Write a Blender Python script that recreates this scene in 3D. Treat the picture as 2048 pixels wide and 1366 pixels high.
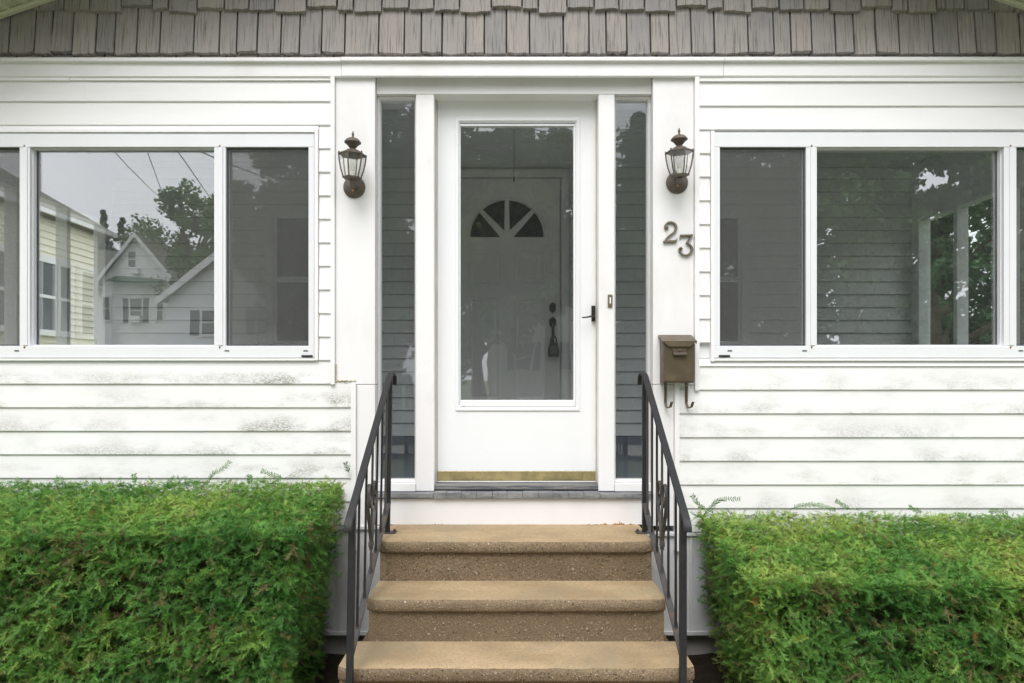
import bpy, math, random
import numpy as np
from mathutils import Vector, Matrix, Euler

random.seed(7)
rng = np.random.default_rng(11)
for o in list(bpy.data.objects):
    bpy.data.objects.remove(o)
SC = bpy.context.scene
COL = SC.collection

# ------------------------------------------------------------------ camera
EYE = 1.50          # metres above the ground
DIST = 3.60         # camera to the face of the house
F = 1365.0          # focal length in photo pixels (24 mm on 36 mm)
cam = bpy.data.objects.new('camera', bpy.data.cameras.new('camera'))
COL.objects.link(cam)
cam.location = (0, -DIST, EYE)
cam.rotation_euler = (math.radians(90), 0, 0)
cam.data.lens = 24.0
cam.data.sensor_width = 36.0
cam.data.shift_y = (760 - 683) / 2048
cam.data.clip_start = 0.05
cam.data.clip_end = 2000
SC.camera = cam

# ------------------------------------------------------------------ overcast sky, soft sun, exposure
SUN_EL, SUN_AZ = math.radians(56), math.radians(190)
w = bpy.data.worlds.new('World'); SC.world = w; w.use_nodes = True
nt = w.node_tree; nt.nodes.clear()
sky = nt.nodes.new('ShaderNodeTexSky'); sky.sky_type = 'NISHITA'; sky.sun_disc = False
sky.sun_elevation = SUN_EL; sky.sun_rotation = SUN_AZ
sky.dust_density = 4.0; sky.air_density = 1.0
hs = nt.nodes.new('ShaderNodeHueSaturation'); hs.inputs['Saturation'].default_value = 0.12
tcw = nt.nodes.new('ShaderNodeTexCoord')
cl = nt.nodes.new('ShaderNodeTexNoise'); cl.inputs['Scale'].default_value = 2.2; cl.inputs['Detail'].default_value = 5
mr = nt.nodes.new('ShaderNodeMapRange')
mr.inputs['From Min'].default_value = 0.3; mr.inputs['From Max'].default_value = 0.7
mr.inputs['To Min'].default_value = 0.82; mr.inputs['To Max'].default_value = 1.08
cloud = nt.nodes.new('ShaderNodeMix'); cloud.data_type = 'RGBA'; cloud.inputs[0].default_value = 0.7
cloud.inputs[7].default_value = (9.2, 9.3, 9.6, 1)      # the even grey of a closed cloud deck
mul = nt.nodes.new('ShaderNodeVectorMath'); mul.operation = 'SCALE'
bg = nt.nodes.new('ShaderNodeBackground'); bg.inputs['Strength'].default_value = 0.12
wo = nt.nodes.new('ShaderNodeOutputWorld')
L = nt.links.new
L(sky.outputs[0], hs.inputs['Color']); L(hs.outputs[0], cloud.inputs[6])
L(tcw.outputs['Generated'], cl.inputs['Vector']); L(cl.outputs[0], mr.inputs['Value'])
L(cloud.outputs[2], mul.inputs[0]); L(mr.outputs[0], mul.inputs['Scale'])
L(mul.outputs[0], bg.inputs['Color']); L(bg.outputs[0], wo.inputs['Surface'])

sun = bpy.data.objects.new('sun', bpy.data.lights.new('sun', 'SUN'))
COL.objects.link(sun)
sun.data.energy = 1.2; sun.data.angle = math.radians(35); sun.data.color = (1.0, 0.975, 0.94)
sd = Vector((math.sin(SUN_AZ) * math.cos(SUN_EL), math.cos(SUN_AZ) * math.cos(SUN_EL), math.sin(SUN_EL)))
sun.rotation_euler = (-sd).to_track_quat('-Z', 'Y').to_euler()
sun.location = (0, -5, 12)

SC.view_settings.view_transform = 'Standard'
SC.view_settings.look = 'None'
SC.view_settings.gamma = 1.0
SC.view_settings.use_curve_mapping = False
SC.view_settings.exposure = 0.9
SC.render.engine = 'CYCLES'
SC.cycles.use_denoising = True
SC.cycles.denoising_prefilter = 'ACCURATE'
SC.cycles.max_bounces = 10
SC.cycles.diffuse_bounces = 5
SC.cycles.transparent_max_bounces = 24
SC.cycles.caustics_reflective = False
SC.cycles.caustics_refractive = False

# ------------------------------------------------------------------ measuring helpers: photo pixels at a known depth -> metres
def S(Y=0.0): return F / (DIST + Y)
def X(p, Y=0.0): return (p - 1024) / S(Y)
def Z(p, Y=0.0): return EYE + (760 - p) / S(Y)

# ------------------------------------------------------------------ node helpers
def node(nt, typ, ins=None, **attrs):
    n = nt.nodes.new(typ)
    for k, v in attrs.items(): setattr(n, k, v)
    for k, v in (ins or {}).items():
        s = n.inputs[k]
        if isinstance(v, bpy.types.NodeSocket): nt.links.new(v, s)
        else: s.default_value = v
    return n
def mth(nt, op, a, b=None, clamp=False):
    n = node(nt, 'ShaderNodeMath', {0: a}, operation=op, use_clamp=clamp)
    if b is not None:
        if isinstance(b, bpy.types.NodeSocket): nt.links.new(b, n.inputs[1])
        else: n.inputs[1].default_value = b
    return n.outputs[0]
def c4(c): return (c[0], c[1], c[2], 1.0)
def mixc(nt, f, a, b, blend='MIX'):
    n = node(nt, 'ShaderNodeMix', data_type='RGBA', blend_type=blend)
    for i, v in ((0, f), (6, a), (7, b)):
        if isinstance(v, bpy.types.NodeSocket): nt.links.new(v, n.inputs[i])
        elif i == 0: n.inputs[0].default_value = v
        else: n.inputs[i].default_value = c4(v)
    return n.outputs[2]
def rng_map(nt, v, a, b, lo=0.0, hi=1.0, smooth=True):
    n = node(nt, 'ShaderNodeMapRange', {'Value': v, 'From Min': a, 'From Max': b, 'To Min': lo, 'To Max': hi})
    if smooth: n.interpolation_type = 'SMOOTHSTEP'
    return n.outputs[0]
def scaled(nt, vec, s):
    return node(nt, 'ShaderNodeVectorMath', {0: vec, 1: s}, operation='MULTIPLY').outputs[0]
def noise(nt, vec, scale, detail=3.0, rough=0.55, dist=0.0):
    return node(nt, 'ShaderNodeTexNoise', {'Vector': vec, 'Scale': scale, 'Detail': detail, 'Roughness': rough, 'Distortion': dist}).outputs[0]
def new_mat(name, rough=0.5, metal=0.0, base=(0.8, 0.8, 0.8), spec=0.5):
    m = bpy.data.materials.new(name); m.use_nodes = True
    nt = m.node_tree; b = nt.nodes['Principled BSDF']
    b.inputs['Base Color'].default_value = c4(base)
    b.inputs['Roughness'].default_value = rough
    b.inputs['Metallic'].default_value = metal
    b.inputs['Specular IOR Level'].default_value = spec
    return m, nt, b
def position(nt): return node(nt, 'ShaderNodeNewGeometry').outputs['Position']
def objrandom(nt): return node(nt, 'ShaderNodeObjectInfo').outputs['Random']
def bump(nt, b, h, strength, dist=0.01):
    n = node(nt, 'ShaderNodeBump', {'Height': h, 'Strength': strength, 'Distance': dist})
    nt.links.new(n.outputs[0], b.inputs['Normal'])
def base(nt, b, col): nt.links.new(col, b.inputs['Base Color'])

MT = {}
COURSE = 47.05 / S()
def m_siding(name, tint, zline, grime=True):
    m, nt, b = new_mat(name, 0.42, spec=0.4)
    p = position(nt)
    sep = node(nt, 'ShaderNodeSeparateXYZ', {0: p})
    z = sep.outputs['Z']
    n0 = noise(nt, scaled(nt, p, (0.7, 1, 3)), 1.6, 3)
    col = mixc(nt, rng_map(nt, n0, 0.3, 0.75), tint, tuple(t * 0.93 for t in tint))
    col = mixc(nt, mth(nt, 'MULTIPLY', objrandom(nt), 0.35), col, (tint[0] * 0.95, tint[1] * 0.95, tint[2] * 0.9))
    if grime:
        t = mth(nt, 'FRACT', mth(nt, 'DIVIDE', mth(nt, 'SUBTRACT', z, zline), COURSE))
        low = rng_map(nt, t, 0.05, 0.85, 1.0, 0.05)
        area = mth(nt, 'MULTIPLY', rng_map(nt, z, Z(728), Z(752)), rng_map(nt, z, Z(1075), Z(960), 0.35, 1.0))
        n1 = noise(nt, scaled(nt, p, (1.0, 1, 2.2)), 3.1, 4, 0.6)
        patch = rng_map(nt, n1, 0.45, 0.64)
        n2 = noise(nt, scaled(nt, p, (0.6, 1, 1.5)), 110, 4, 0.75)
        speck = rng_map(nt, n2, 0.34, 0.72)
        near = mth(nt, 'ADD', rng_map(nt, sep.outputs['X'], -1.9, -1.0, 0.55, 1.25), 0)
        right = rng_map(nt, sep.outputs['X'], 0.5, 0.9, 1.0, 0.4)
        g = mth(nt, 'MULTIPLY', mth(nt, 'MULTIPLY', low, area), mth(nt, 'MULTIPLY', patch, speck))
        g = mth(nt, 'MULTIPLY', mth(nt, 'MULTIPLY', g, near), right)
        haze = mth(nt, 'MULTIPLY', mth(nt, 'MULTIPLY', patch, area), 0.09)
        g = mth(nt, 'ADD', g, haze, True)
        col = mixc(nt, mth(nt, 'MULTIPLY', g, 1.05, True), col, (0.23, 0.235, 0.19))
    base(nt, b, col)
    gr = noise(nt, scaled(nt, p, (5, 60, 170)), 1.0, 3)
    wv = noise(nt, scaled(nt, p, (1.3, 1, 2)), 1.0, 2)
    bump(nt, b, mth(nt, 'ADD', mth(nt, 'MULTIPLY', gr, 0.3), wv), 0.18, 0.006)
    return m
VIN = (0.855, 0.848, 0.862)
MT['siding_l'] = m_siding('white_vinyl_siding', VIN, Z(768))
MT['siding_r'] = m_siding('white_vinyl_siding_east', VIN, Z(780.5))
MT['porch_siding'] = m_siding('pale_porch_siding', (0.84, 0.85, 0.86), 0, False)

def m_paint(name, tint, rough=0.4, dirt=0.25, dirtcol=(0.45, 0.42, 0.34), bs=0.05):
    m, nt, b = new_mat(name, rough, spec=0.4)
    p = position(nt)
    n0 = noise(nt, scaled(nt, p, (1, 1, 0.45)), 3.0, 5, 0.62)
    n1 = noise(nt, p, 46, 3, 0.7)
    f = mth(nt, 'MULTIPLY', rng_map(nt, n0, 0.45, 0.8), dirt)
    f2 = mth(nt, 'MULTIPLY', rng_map(nt, n1, 0.66, 0.78), dirt * 0.7)
    col = mixc(nt, mth(nt, 'ADD', f, f2, True), tint, dirtcol)
    base(nt, b, col)
    bump(nt, b, mth(nt, 'ADD', noise(nt, p, 9, 4), mth(nt, 'MULTIPLY', n1, 0.25)), bs, 0.01)
    return m
MT['trim'] = m_paint('white_trim_paint', (0.83, 0.822, 0.832))
MT['vinyl_trim'] = m_paint('white_vinyl_trim', (0.85, 0.843, 0.852), 0.35, 0.12)
MT['alu'] = m_paint('white_aluminium_frame', (0.78, 0.79, 0.82), 0.35, 0.14, (0.5, 0.5, 0.5))
MT['door'] = m_paint('white_door_paint', (0.82, 0.83, 0.845), 0.38, 0.10, (0.6, 0.6, 0.6), 0.03)
MT['house_door'] = m_paint('grey_house_door', (0.82, 0.82, 0.81), 0.45, 0.1)
MT['skirt'] = m_paint('chipped_skirt_paint', (0.6, 0.61, 0.62), 0.6, 0.75, (0.22, 0.2, 0.18), 0.12)
MT['ceiling'] = m_paint('porch_ceiling_paint', (0.8, 0.81, 0.81), 0.6, 0.15)
MT['plaster'] = m_paint('porch_wall_paint', (0.82, 0.83, 0.84), 0.6, 0.15)
MT['porch_floor'] = m_paint('slate_blue_porch_floor', (0.15, 0.175, 0.21), 0.7, 0.3, (0.1, 0.1, 0.1))
MT['caulk'] = m_paint('yellowed_caulk', (0.56, 0.5, 0.4), 0.7, 0.5)

def m_riser_panel():
    m, nt, b = new_mat('white_riser_panel', 0.42)
    p = position(nt); z = node(nt, 'ShaderNodeSeparateXYZ', {0: p}).outputs['Z']
    big = noise(nt, scaled(nt, p, (1, 0, 0)), 3.1, 2)
    nb = noise(nt, scaled(nt, p, (1, 1, 0.6)), 34, 5, 0.7)
    xx = mth(nt, 'ABSOLUTE', mth(nt, 'SUBTRACT', node(nt, 'ShaderNodeSeparateXYZ', {0: p}).outputs['X'], 0.02))
    hgt = mth(nt, 'MULTIPLY', rng_map(nt, nb, 0.42, 0.72, 0.0, 0.024, False), mth(nt, 'MULTIPLY', rng_map(nt, big, 0.42, 0.58), rng_map(nt, xx, 0.28, 0.5)))
    top = mth(nt, 'ADD', hgt, Z(1050) - 0.001)
    mask = mth(nt, 'LESS_THAN', z, top)
    fine = noise(nt, p, 60, 4)
    rust = mixc(nt, rng_map(nt, fine, 0.35, 0.65), (0.34, 0.13, 0.02), (0.5, 0.24, 0.05))
    n1 = noise(nt, p, 3, 4)
    paint = mixc(nt, mth(nt, 'MULTIPLY', rng_map(nt, n1, 0.5, 0.8), 0.15), (0.81, 0.805, 0.815), (0.5, 0.47, 0.42))
    base(nt, b, mixc(nt, mask, paint, rust))
    return m
MT['riser_panel'] = m_riser_panel()

def m_glass(name, refl, tint=(0.86, 0.9, 0.88), wave=0.0, wscale=3.0, dust=0.0, grazing=0.8):
    m = bpy.data.materials.new(name); m.use_nodes = True
    nt = m.node_tree; nt.nodes.clear()
    out = node(nt, 'ShaderNodeOutputMaterial')
    tr = node(nt, 'ShaderNodeBsdfTransparent', {'Color': c4(tint)})
    gl = node(nt, 'ShaderNodeBsdfGlossy', {'Color': (0.95, 0.97, 1, 1), 'Roughness': 0.0})
    p = position(nt)
    if wave:
        h = mth(nt, 'ADD', noise(nt, p, wscale, 2), mth(nt, 'MULTIPLY', noise(nt, scaled(nt, p, (1, 1, 2)), wscale * 3, 1), 0.05))
        bp = node(nt, 'ShaderNodeBump', {'Height': h, 'Strength': 1.0, 'Distance': wave})
        nt.links.new(bp.outputs[0], gl.inputs['Normal'])
    lw = node(nt, 'ShaderNodeLayerWeight', {'Blend': 0.5})
    f5 = mth(nt, 'POWER', lw.outputs['Facing'], 5.0)
    fac = mth(nt, 'ADD', mth(nt, 'MULTIPLY', f5, grazing), refl, True)
    mx = node(nt, 'ShaderNodeMixShader', {0: fac, 1: tr.outputs[0], 2: gl.outputs[0]})
    last = mx.outputs[0]
    if dust:
        df = node(nt, 'ShaderNodeBsdfDiffuse', {'Color': (0.5, 0.5, 0.48, 1)})
        n2 = noise(nt, scaled(nt, p, (1, 1, 0.6)), 2.6, 4)
        d = rng_map(nt, n2, 0.3, 0.7, 0.55, 1.0)
        spot = rng_map(nt, noise(nt, p, 120, 1), 0.80, 0.83)
        d = mth(nt, 'ADD', mth(nt, 'MULTIPLY', d, dust), mth(nt, 'MULTIPLY', spot, 0.2), True)
        m2 = node(nt, 'ShaderNodeMixShader', {0: d, 1: last, 2: df.outputs[0]})
        last = m2.outputs[0]
    nt.links.new(last, out.inputs['Surface'])
    return m
MT['glass_window'] = m_glass('window_glass', 0.185, (0.985, 0.993, 0.99), wave=0.0003, wscale=2.0, dust=0.022, grazing=0.5)
MT['glass_door'] = m_glass('storm_door_glass', 0.105, (0.985, 0.993, 0.988), wave=0.0009, wscale=3.0, dust=0.02, grazing=0.5)
MT['glass_side'] = m_glass('sidelight_glass', 0.06, (0.97, 0.985, 0.99), wave=0.0006, wscale=3.0, dust=0.02, grazing=0.5)
MT['glass_inner'] = m_glass('end_window_glass', 0.04, (0.97, 0.99, 0.98), dust=0.01, grazing=0.4)
MT['glass_lamp'] = m_glass('lantern_glass', 0.05, (0.995, 0.995, 0.99), dust=0.01)
MT['glass_dark'] = new_mat('dark_fan_glass', 0.3, 0, (0.012, 0.012, 0.011), 0.15)[0]
MT['glass_far'] = new_mat('far_window_glass', 0.08, 0, (0.05, 0.06, 0.065))[0]

def m_screen():
    m = bpy.data.materials.new('insect_screen'); m.use_nodes = True
    nt = m.node_tree; nt.nodes.clear()
    out = node(nt, 'ShaderNodeOutputMaterial')
    tr = node(nt, 'ShaderNodeBsdfTransparent', {'Color': (1, 1, 1, 1)})
    df = node(nt, 'ShaderNodeBsdfDiffuse', {'Color': (0.15, 0.15, 0.149, 1)})
    p = position(nt)
    n = noise(nt, scaled(nt, p, (260, 1, 70)), 1.0, 2); n2 = noise(nt, scaled(nt, p, (70, 1, 260)), 1.0, 2)
    f = rng_map(nt, mth(nt, 'ADD', n, n2), 0.7, 1.3, 0.24, 0.33, False)
    mx = node(nt, 'ShaderNodeMixShader', {0: f, 1: tr.outputs[0], 2: df.outputs[0]})
    nt.links.new(mx.outputs[0], out.inputs['Surface'])
    return m
MT['screen'] = m_screen()

def m_shingle():
    m, nt, b = new_mat('weathered_shake', 0.75, spec=0.25)
    p = position(nt); r = objrandom(nt)
    off = node(nt, 'ShaderNodeCombineXYZ', {0: mth(nt, 'MULTIPLY', r, 13.0), 1: 0.0, 2: mth(nt, 'MULTIPLY', r, 7.0)}).outputs[0]
    q = node(nt, 'ShaderNodeVectorMath', {0: p, 1: off}, operation='ADD').outputs[0]
    g1 = noise(nt, scaled(nt, q, (130, 10, 5)), 1.0, 4, 0.65)
    g2 = noise(nt, scaled(nt, q, (26, 5, 2.5)), 1.0, 3, 0.6)
    fine = noise(nt, scaled(nt, q, (420, 60, 40)), 1.0, 2)
    tone = mixc(nt, r, (0.405, 0.37, 0.342), (0.275, 0.265, 0.275))
    tone = mixc(nt, mth(nt, 'MULTIPLY', rng_map(nt, g2, 0.3, 0.7), 0.6), tone, (0.365, 0.335, 0.315))
    tone = mixc(nt, mth(nt, 'MULTIPLY', rng_map(nt, noise(nt, q, 5, 3), 0.5, 0.75), 0.5), tone, (0.24, 0.24, 0.25))
    dark = rng_map(nt, g1, 0.5, 0.68)
    tone = mixc(nt, mth(nt, 'MULTIPLY', dark, 0.8), tone, (0.12, 0.108, 0.10))
    tone = mixc(nt, mth(nt, 'MULTIPLY', fine, 0.3), tone, (0.2, 0.18, 0.165))
    base(nt, b, tone)
    bump(nt, b, mth(nt, 'ADD', g1, mth(nt, 'MULTIPLY', fine, 0.4)), 0.55, 0.004)
    return m
MT['shingle'] = m_shingle()
MT['shingle_back'] = new_mat('dark_wall_sheathing', 0.8, 0, (0.10, 0.09, 0.085))[0]

def m_soffit():
    m, nt, b = new_mat('cream_vented_soffit', 0.5)
    tc = node(nt, 'ShaderNodeTexCoord').outputs['Object']
    s = node(nt, 'ShaderNodeSeparateXYZ', {0: tc})
    def cell(v, n): return mth(nt, 'SUBTRACT', mth(nt, 'FRACT', mth(nt, 'MULTIPLY', v, n)), 0.5)
    a = cell(s.outputs[0], 150.0); c = cell(s.outputs[1], 150.0)
    d = mth(nt, 'SQRT', mth(nt, 'ADD', mth(nt, 'MULTIPLY', a, a), mth(nt, 'MULTIPLY', c, c)))
    hole = mth(nt, 'LESS_THAN', d, 0.26)
    edge = mth(nt, 'LESS_THAN', mth(nt, 'ABSOLUTE', s.outputs[0]), 0.03)
    hole = mth(nt, 'MULTIPLY', hole, edge)
    n = noise(nt, position(nt), 8, 3)
    col = mixc(nt, rng_map(nt, n, 0.35, 0.7), (0.60, 0.61, 0.46), (0.52, 0.54, 0.42))
    base(nt, b, mixc(nt, hole, col, (0.06, 0.06, 0.05)))
    return m
MT['soffit'] = m_soffit()
MT['soffit_trim'] = m_paint('cream_rake_trim', (0.62, 0.63, 0.5), 0.45, 0.2)
MT['roof'] = m_paint('asphalt_roofing', (0.09, 0.088, 0.085), 0.9, 0.4, (0.05, 0.05, 0.05), 0.3)

def m_metal(name, tint, rough, metal, patch, patchcol, pscale=14, b2=0.15):
    m, nt, b = new_mat(name, rough, metal)
    p = position(nt)
    n0 = noise(nt, p, pscale, 4, 0.65); n1 = noise(nt, p, 170, 2)
    f = mth(nt, 'MULTIPLY', rng_map(nt, n0, 0.48, 0.68), patch)
    base(nt, b, mixc(nt, f, tint, patchcol))
    nt.links.new(rng_map(nt, n0, 0.3, 0.7, rough - 0.08, rough + 0.15), b.inputs['Roughness'])
    bump(nt, b, mth(nt, 'ADD', n0, mth(nt, 'MULTIPLY', n1, 0.25)), b2, 0.004)
    return m
MT['brass'] = m_metal('tarnished_brass', (0.52, 0.44, 0.23), 0.22, 1.0, 0.5, (0.33, 0.285, 0.16), 9, 0.03)
MT['bronze'] = m_metal('aged_bronze', (0.135, 0.112, 0.092), 0.5, 0.3, 0.6, (0.08, 0.06, 0.045), 30)
MT['bronze_bright'] = m_metal('worn_copper', (0.42, 0.24, 0.12), 0.4, 0.6, 0.4, (0.3, 0.16, 0.08), 40)
MT['mailbox'] = m_metal('brown_mailbox_paint', (0.105, 0.08, 0.052), 0.42, 0.25, 0.6, (0.155, 0.112, 0.06), 16, 0.2)
MT['number'] = m_metal('antique_number_brass', (0.17, 0.145, 0.105), 0.5, 0.4, 0.5, (0.11, 0.09, 0.065), 50)
MT['iron'] = m_metal('black_iron_paint', (0.008, 0.0085, 0.0105), 0.52, 0.0, 0.6, (0.024, 0.021, 0.02), 22, 0.3)
MT['iron_old'] = m_metal('worn_iron_paint', (0.045, 0.044, 0.044), 0.5, 0.0, 0.8, (0.095, 0.062, 0.04), 26, 0.4)
MT['black'] = new_mat('black_plastic', 0.35, 0, (0.02, 0.02, 0.022))[0]
MT['button'] = new_mat('bell_button', 0.3, 0, (0.85, 0.85, 0.82))[0]
MT['rust'] = m_metal('rust_spot', (0.26, 0.10, 0.03), 0.8, 0, 0.5, (0.12, 0.05, 0.02), 90)
MT['bulb'] = m_glass('bulb_glass', 0.1, (0.97, 0.97, 0.97), dust=0.12)
MT['lockbox'] = new_mat('lock_box_metal', 0.4, 0.6, (0.12, 0.12, 0.12))[0]

def m_sill():
    m, nt, b = new_mat('grey_cracked_sill', 0.7)
    p = position(nt)
    n = noise(nt, scaled(nt, p, (6, 14, 30)), 1.0, 5, 0.7)
    n2 = noise(nt, p, 38, 4, 0.7)
    col = mixc(nt, rng_map(nt, n, 0.35, 0.7), (0.14, 0.145, 0.155), (0.27, 0.27, 0.275))
    col = mixc(nt, mth(nt, 'MULTIPLY', rng_map(nt, n2, 0.58, 0.7), 0.7), col, (0.045, 0.045, 0.045))
    base(nt, b, col)
    bump(nt, b, mth(nt, 'ADD', n, n2), 0.7, 0.006)
    return m
MT['sill'] = m_sill()
def m_threshold():
    m, nt, b = new_mat('bare_grey_threshold', 0.75)
    p = position(nt)
    n = noise(nt, scaled(nt, p, (5, 60, 60)), 1.0, 5, 0.65)
    col = mixc(nt, rng_map(nt, n, 0.35, 0.62), (0.09, 0.095, 0.105), (0.22, 0.215, 0.21))
    n3 = noise(nt, scaled(nt, p, (3, 50, 50)), 1.0, 5, 0.7)
    col = mixc(nt, rng_map(nt, n3, 0.58, 0.66), col, (0.5, 0.4, 0.29))
    base(nt, b, col); bump(nt, b, n, 0.5, 0.004)
    return m
MT['threshold'] = m_threshold()

def m_concrete(name, aggregate):
    m, nt, b = new_mat(name, 0.88, spec=0.25)
    p = position(nt)
    n0 = noise(nt, scaled(nt, p, (1, 2, 2)), 3.0, 5, 0.6)
    n1 = noise(nt, p, 26, 5, 0.7); n2 = noise(nt, p, 190, 3, 0.7)
    if not aggregate:
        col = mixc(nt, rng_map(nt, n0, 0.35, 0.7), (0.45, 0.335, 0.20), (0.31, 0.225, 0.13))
        col = mixc(nt, mth(nt, 'MULTIPLY', rng_map(nt, n1, 0.5, 0.72), 0.45), col, (0.41, 0.325, 0.215))
        col = mixc(nt, mth(nt, 'MULTIPLY', rng_map(nt, n2, 0.45, 0.7), 0.55), col, (0.22, 0.16, 0.095))
        n4 = noise(nt, scaled(nt, p, (1, 1.6, 1)), 75, 4, 0.75)
        col = mixc(nt, mth(nt, 'MULTIPLY', rng_map(nt, n4, 0.5, 0.6), 0.55), col, (0.21, 0.155, 0.10))
        col = mixc(nt, mth(nt, 'MULTIPLY', rng_map(nt, noise(nt, p, 2.3, 6, 0.7), 0.47, 0.62), 0.5), col, (0.25, 0.215, 0.14))
        vo = node(nt, 'ShaderNodeTexVoronoi', {'Vector': p, 'Scale': 105.0})
        clus = rng_map(nt, noise(nt, p, 5, 3), 0.45, 0.62)
        pit = mth(nt, 'MULTIPLY', mth(nt, 'LESS_THAN', vo.outputs['Distance'], 0.2), clus)
        pit = mth(nt, 'MULTIPLY', pit, mth(nt, 'GREATER_THAN', node(nt, 'ShaderNodeSeparateColor', {0: vo.outputs['Color']}).outputs[0], 0.55))
        col = mixc(nt, mth(nt, 'MULTIPLY', pit, 0.75), col, (0.10, 0.075, 0.05))
        h = mth(nt, 'SUBTRACT', mth(nt, 'ADD', mth(nt, 'MULTIPLY', n2, 0.5), n1), pit)
        bump(nt, b, h, 0.35, 0.004)
    else:
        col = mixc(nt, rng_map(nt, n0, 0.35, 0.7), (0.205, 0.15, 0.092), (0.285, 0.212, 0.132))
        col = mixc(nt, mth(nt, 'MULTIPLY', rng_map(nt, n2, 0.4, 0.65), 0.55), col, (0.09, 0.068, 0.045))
        h = mth(nt, 'ADD', n1, n2)
        for sc, thr, lo in ((48.0, 0.33, 0.55), (85.0, 0.36, 0.3), (150.0, 0.36, 0.2)):
            vo = node(nt, 'ShaderNodeTexVoronoi', {'Vector': p, 'Scale': sc})
            rc = node(nt, 'ShaderNodeSeparateColor', {0: vo.outputs['Color']})
            peb = mth(nt, 'MULTIPLY', rng_map(nt, vo.outputs['Distance'], thr, thr * 0.7), mth(nt, 'GREATER_THAN', rc.outputs[0], lo))
            pc = mixc(nt, rc.outputs[1], (0.035, 0.032, 0.03), (0.42, 0.33, 0.23))
            pc = mixc(nt, mth(nt, 'GREATER_THAN', rc.outputs[2], 0.93), pc, (0.5, 0.45, 0.37))
            col = mixc(nt, mth(nt, 'MULTIPLY', peb, 0.72), col, pc)
            h = mth(nt, 'ADD', h, mth(nt, 'MULTIPLY', peb, 0.8))
        bump(nt, b, h, 0.8, 0.006)
    base(nt, b, col)
    return m
MT['tread'] = m_concrete('sandy_concrete_tread', False)
MT['aggregate'] = m_concrete('exposed_aggregate_concrete', True)
MT['walk'] = m_paint('pale_concrete_walk', (0.5, 0.48, 0.45), 0.9, 0.4, (0.28, 0.26, 0.23), 0.3)
MT['asphalt'] = m_paint('street_asphalt', (0.055, 0.055, 0.056), 0.9, 0.3, (0.09, 0.09, 0.09), 0.3)

def m_ground(name, a, c, sc):
    m, nt, b = new_mat(name, 0.95, spec=0.1)
    p = position(nt)
    n = noise(nt, p, sc, 5, 0.7); n2 = noise(nt, p, sc * 9, 3, 0.7)
    col = mixc(nt, rng_map(nt, n, 0.35, 0.65), a, c)
    base(nt, b, mixc(nt, mth(nt, 'MULTIPLY', n2, 0.5), col, tuple(v * 0.45 for v in a)))
    bump(nt, b, mth(nt, 'ADD', n, n2), 0.9, 0.03)
    return m
MT['grass'] = m_ground('lawn_grass', (0.14, 0.175, 0.085), (0.165, 0.195, 0.105), 3)
MT['soil'] = m_ground('dark_soil', (0.055, 0.042, 0.03), (0.035, 0.028, 0.02), 14)

def m_leaf(name, trans=0.25, rough=0.5):
    m = bpy.data.materials.new(name); m.use_nodes = True
    nt = m.node_tree; b = nt.nodes['Principled BSDF']; out = nt.nodes['Material Output']
    at = node(nt, 'ShaderNodeAttribute', attribute_name='tint')
    b.inputs['Roughness'].default_value = rough; b.inputs['Specular IOR Level'].default_value = 0.3
    nt.links.new(at.outputs['Color'], b.inputs['Base Color'])
    tl = node(nt, 'ShaderNodeBsdfTranslucent', {'Color': at.outputs['Color']})
    mx = node(nt, 'ShaderNodeMixShader', {0: trans, 1: b.outputs[0], 2: tl.outputs[0]})
    nt.links.new(mx.outputs[0], out.inputs['Surface'])
    return m
MT['needle'] = m_leaf('yew_needles', 0.35, 0.42)
MT['leaf'] = m_leaf('tree_leaves', 0.3, 0.6)
MT['twig'] = m_paint('brown_twig', (0.06, 0.042, 0.028), 0.9, 0.4, (0.03, 0.022, 0.015), 0.3)
MT['bark'] = m_paint('grey_brown_bark', (0.11, 0.085, 0.065), 0.95, 0.5, (0.05, 0.04, 0.03), 0.6)
def m_lap(name, a, step):
    m, nt, b = new_mat(name, 0.5)
    p = position(nt); z = node(nt, 'ShaderNodeSeparateXYZ', {0: p}).outputs['Z']
    t = mth(nt, 'FRACT', mth(nt, 'DIVIDE', z, step))
    n = noise(nt, p, 1.5, 3)
    col = mixc(nt, rng_map(nt, n, 0.3, 0.7), a, tuple(v * 0.9 for v in a))
    base(nt, b, col)
    bump(nt, b, mth(nt, 'MULTIPLY', t, -1.0), 1.0, 0.03)
    return m
MT['far_white'] = m_lap('far_white_lap_siding', (0.84, 0.84, 0.84), 0.2)
MT['far_grey'] = m_lap('far_grey_lap_siding', (0.74, 0.76, 0.77), 0.16)
MT['yellow'] = m_paint('cream_yellow_siding', (0.8, 0.765, 0.63), 0.5, 0.12)
MT['far_trim'] = new_mat('far_white_trim', 0.5, 0, (0.8, 0.8, 0.8))[0]
MT['green_roof'] = m_paint('grey_green_roof', (0.17, 0.17, 0.145), 0.9, 0.3, (0.1, 0.11, 0.09), 0.3)
MT['green'] = new_mat('dark_green_paint', 0.5, 0, (0.04, 0.09, 0.06))[0]
MT['shutter'] = new_mat('slate_shutter', 0.6, 0, (0.07, 0.08, 0.09))[0]

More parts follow.
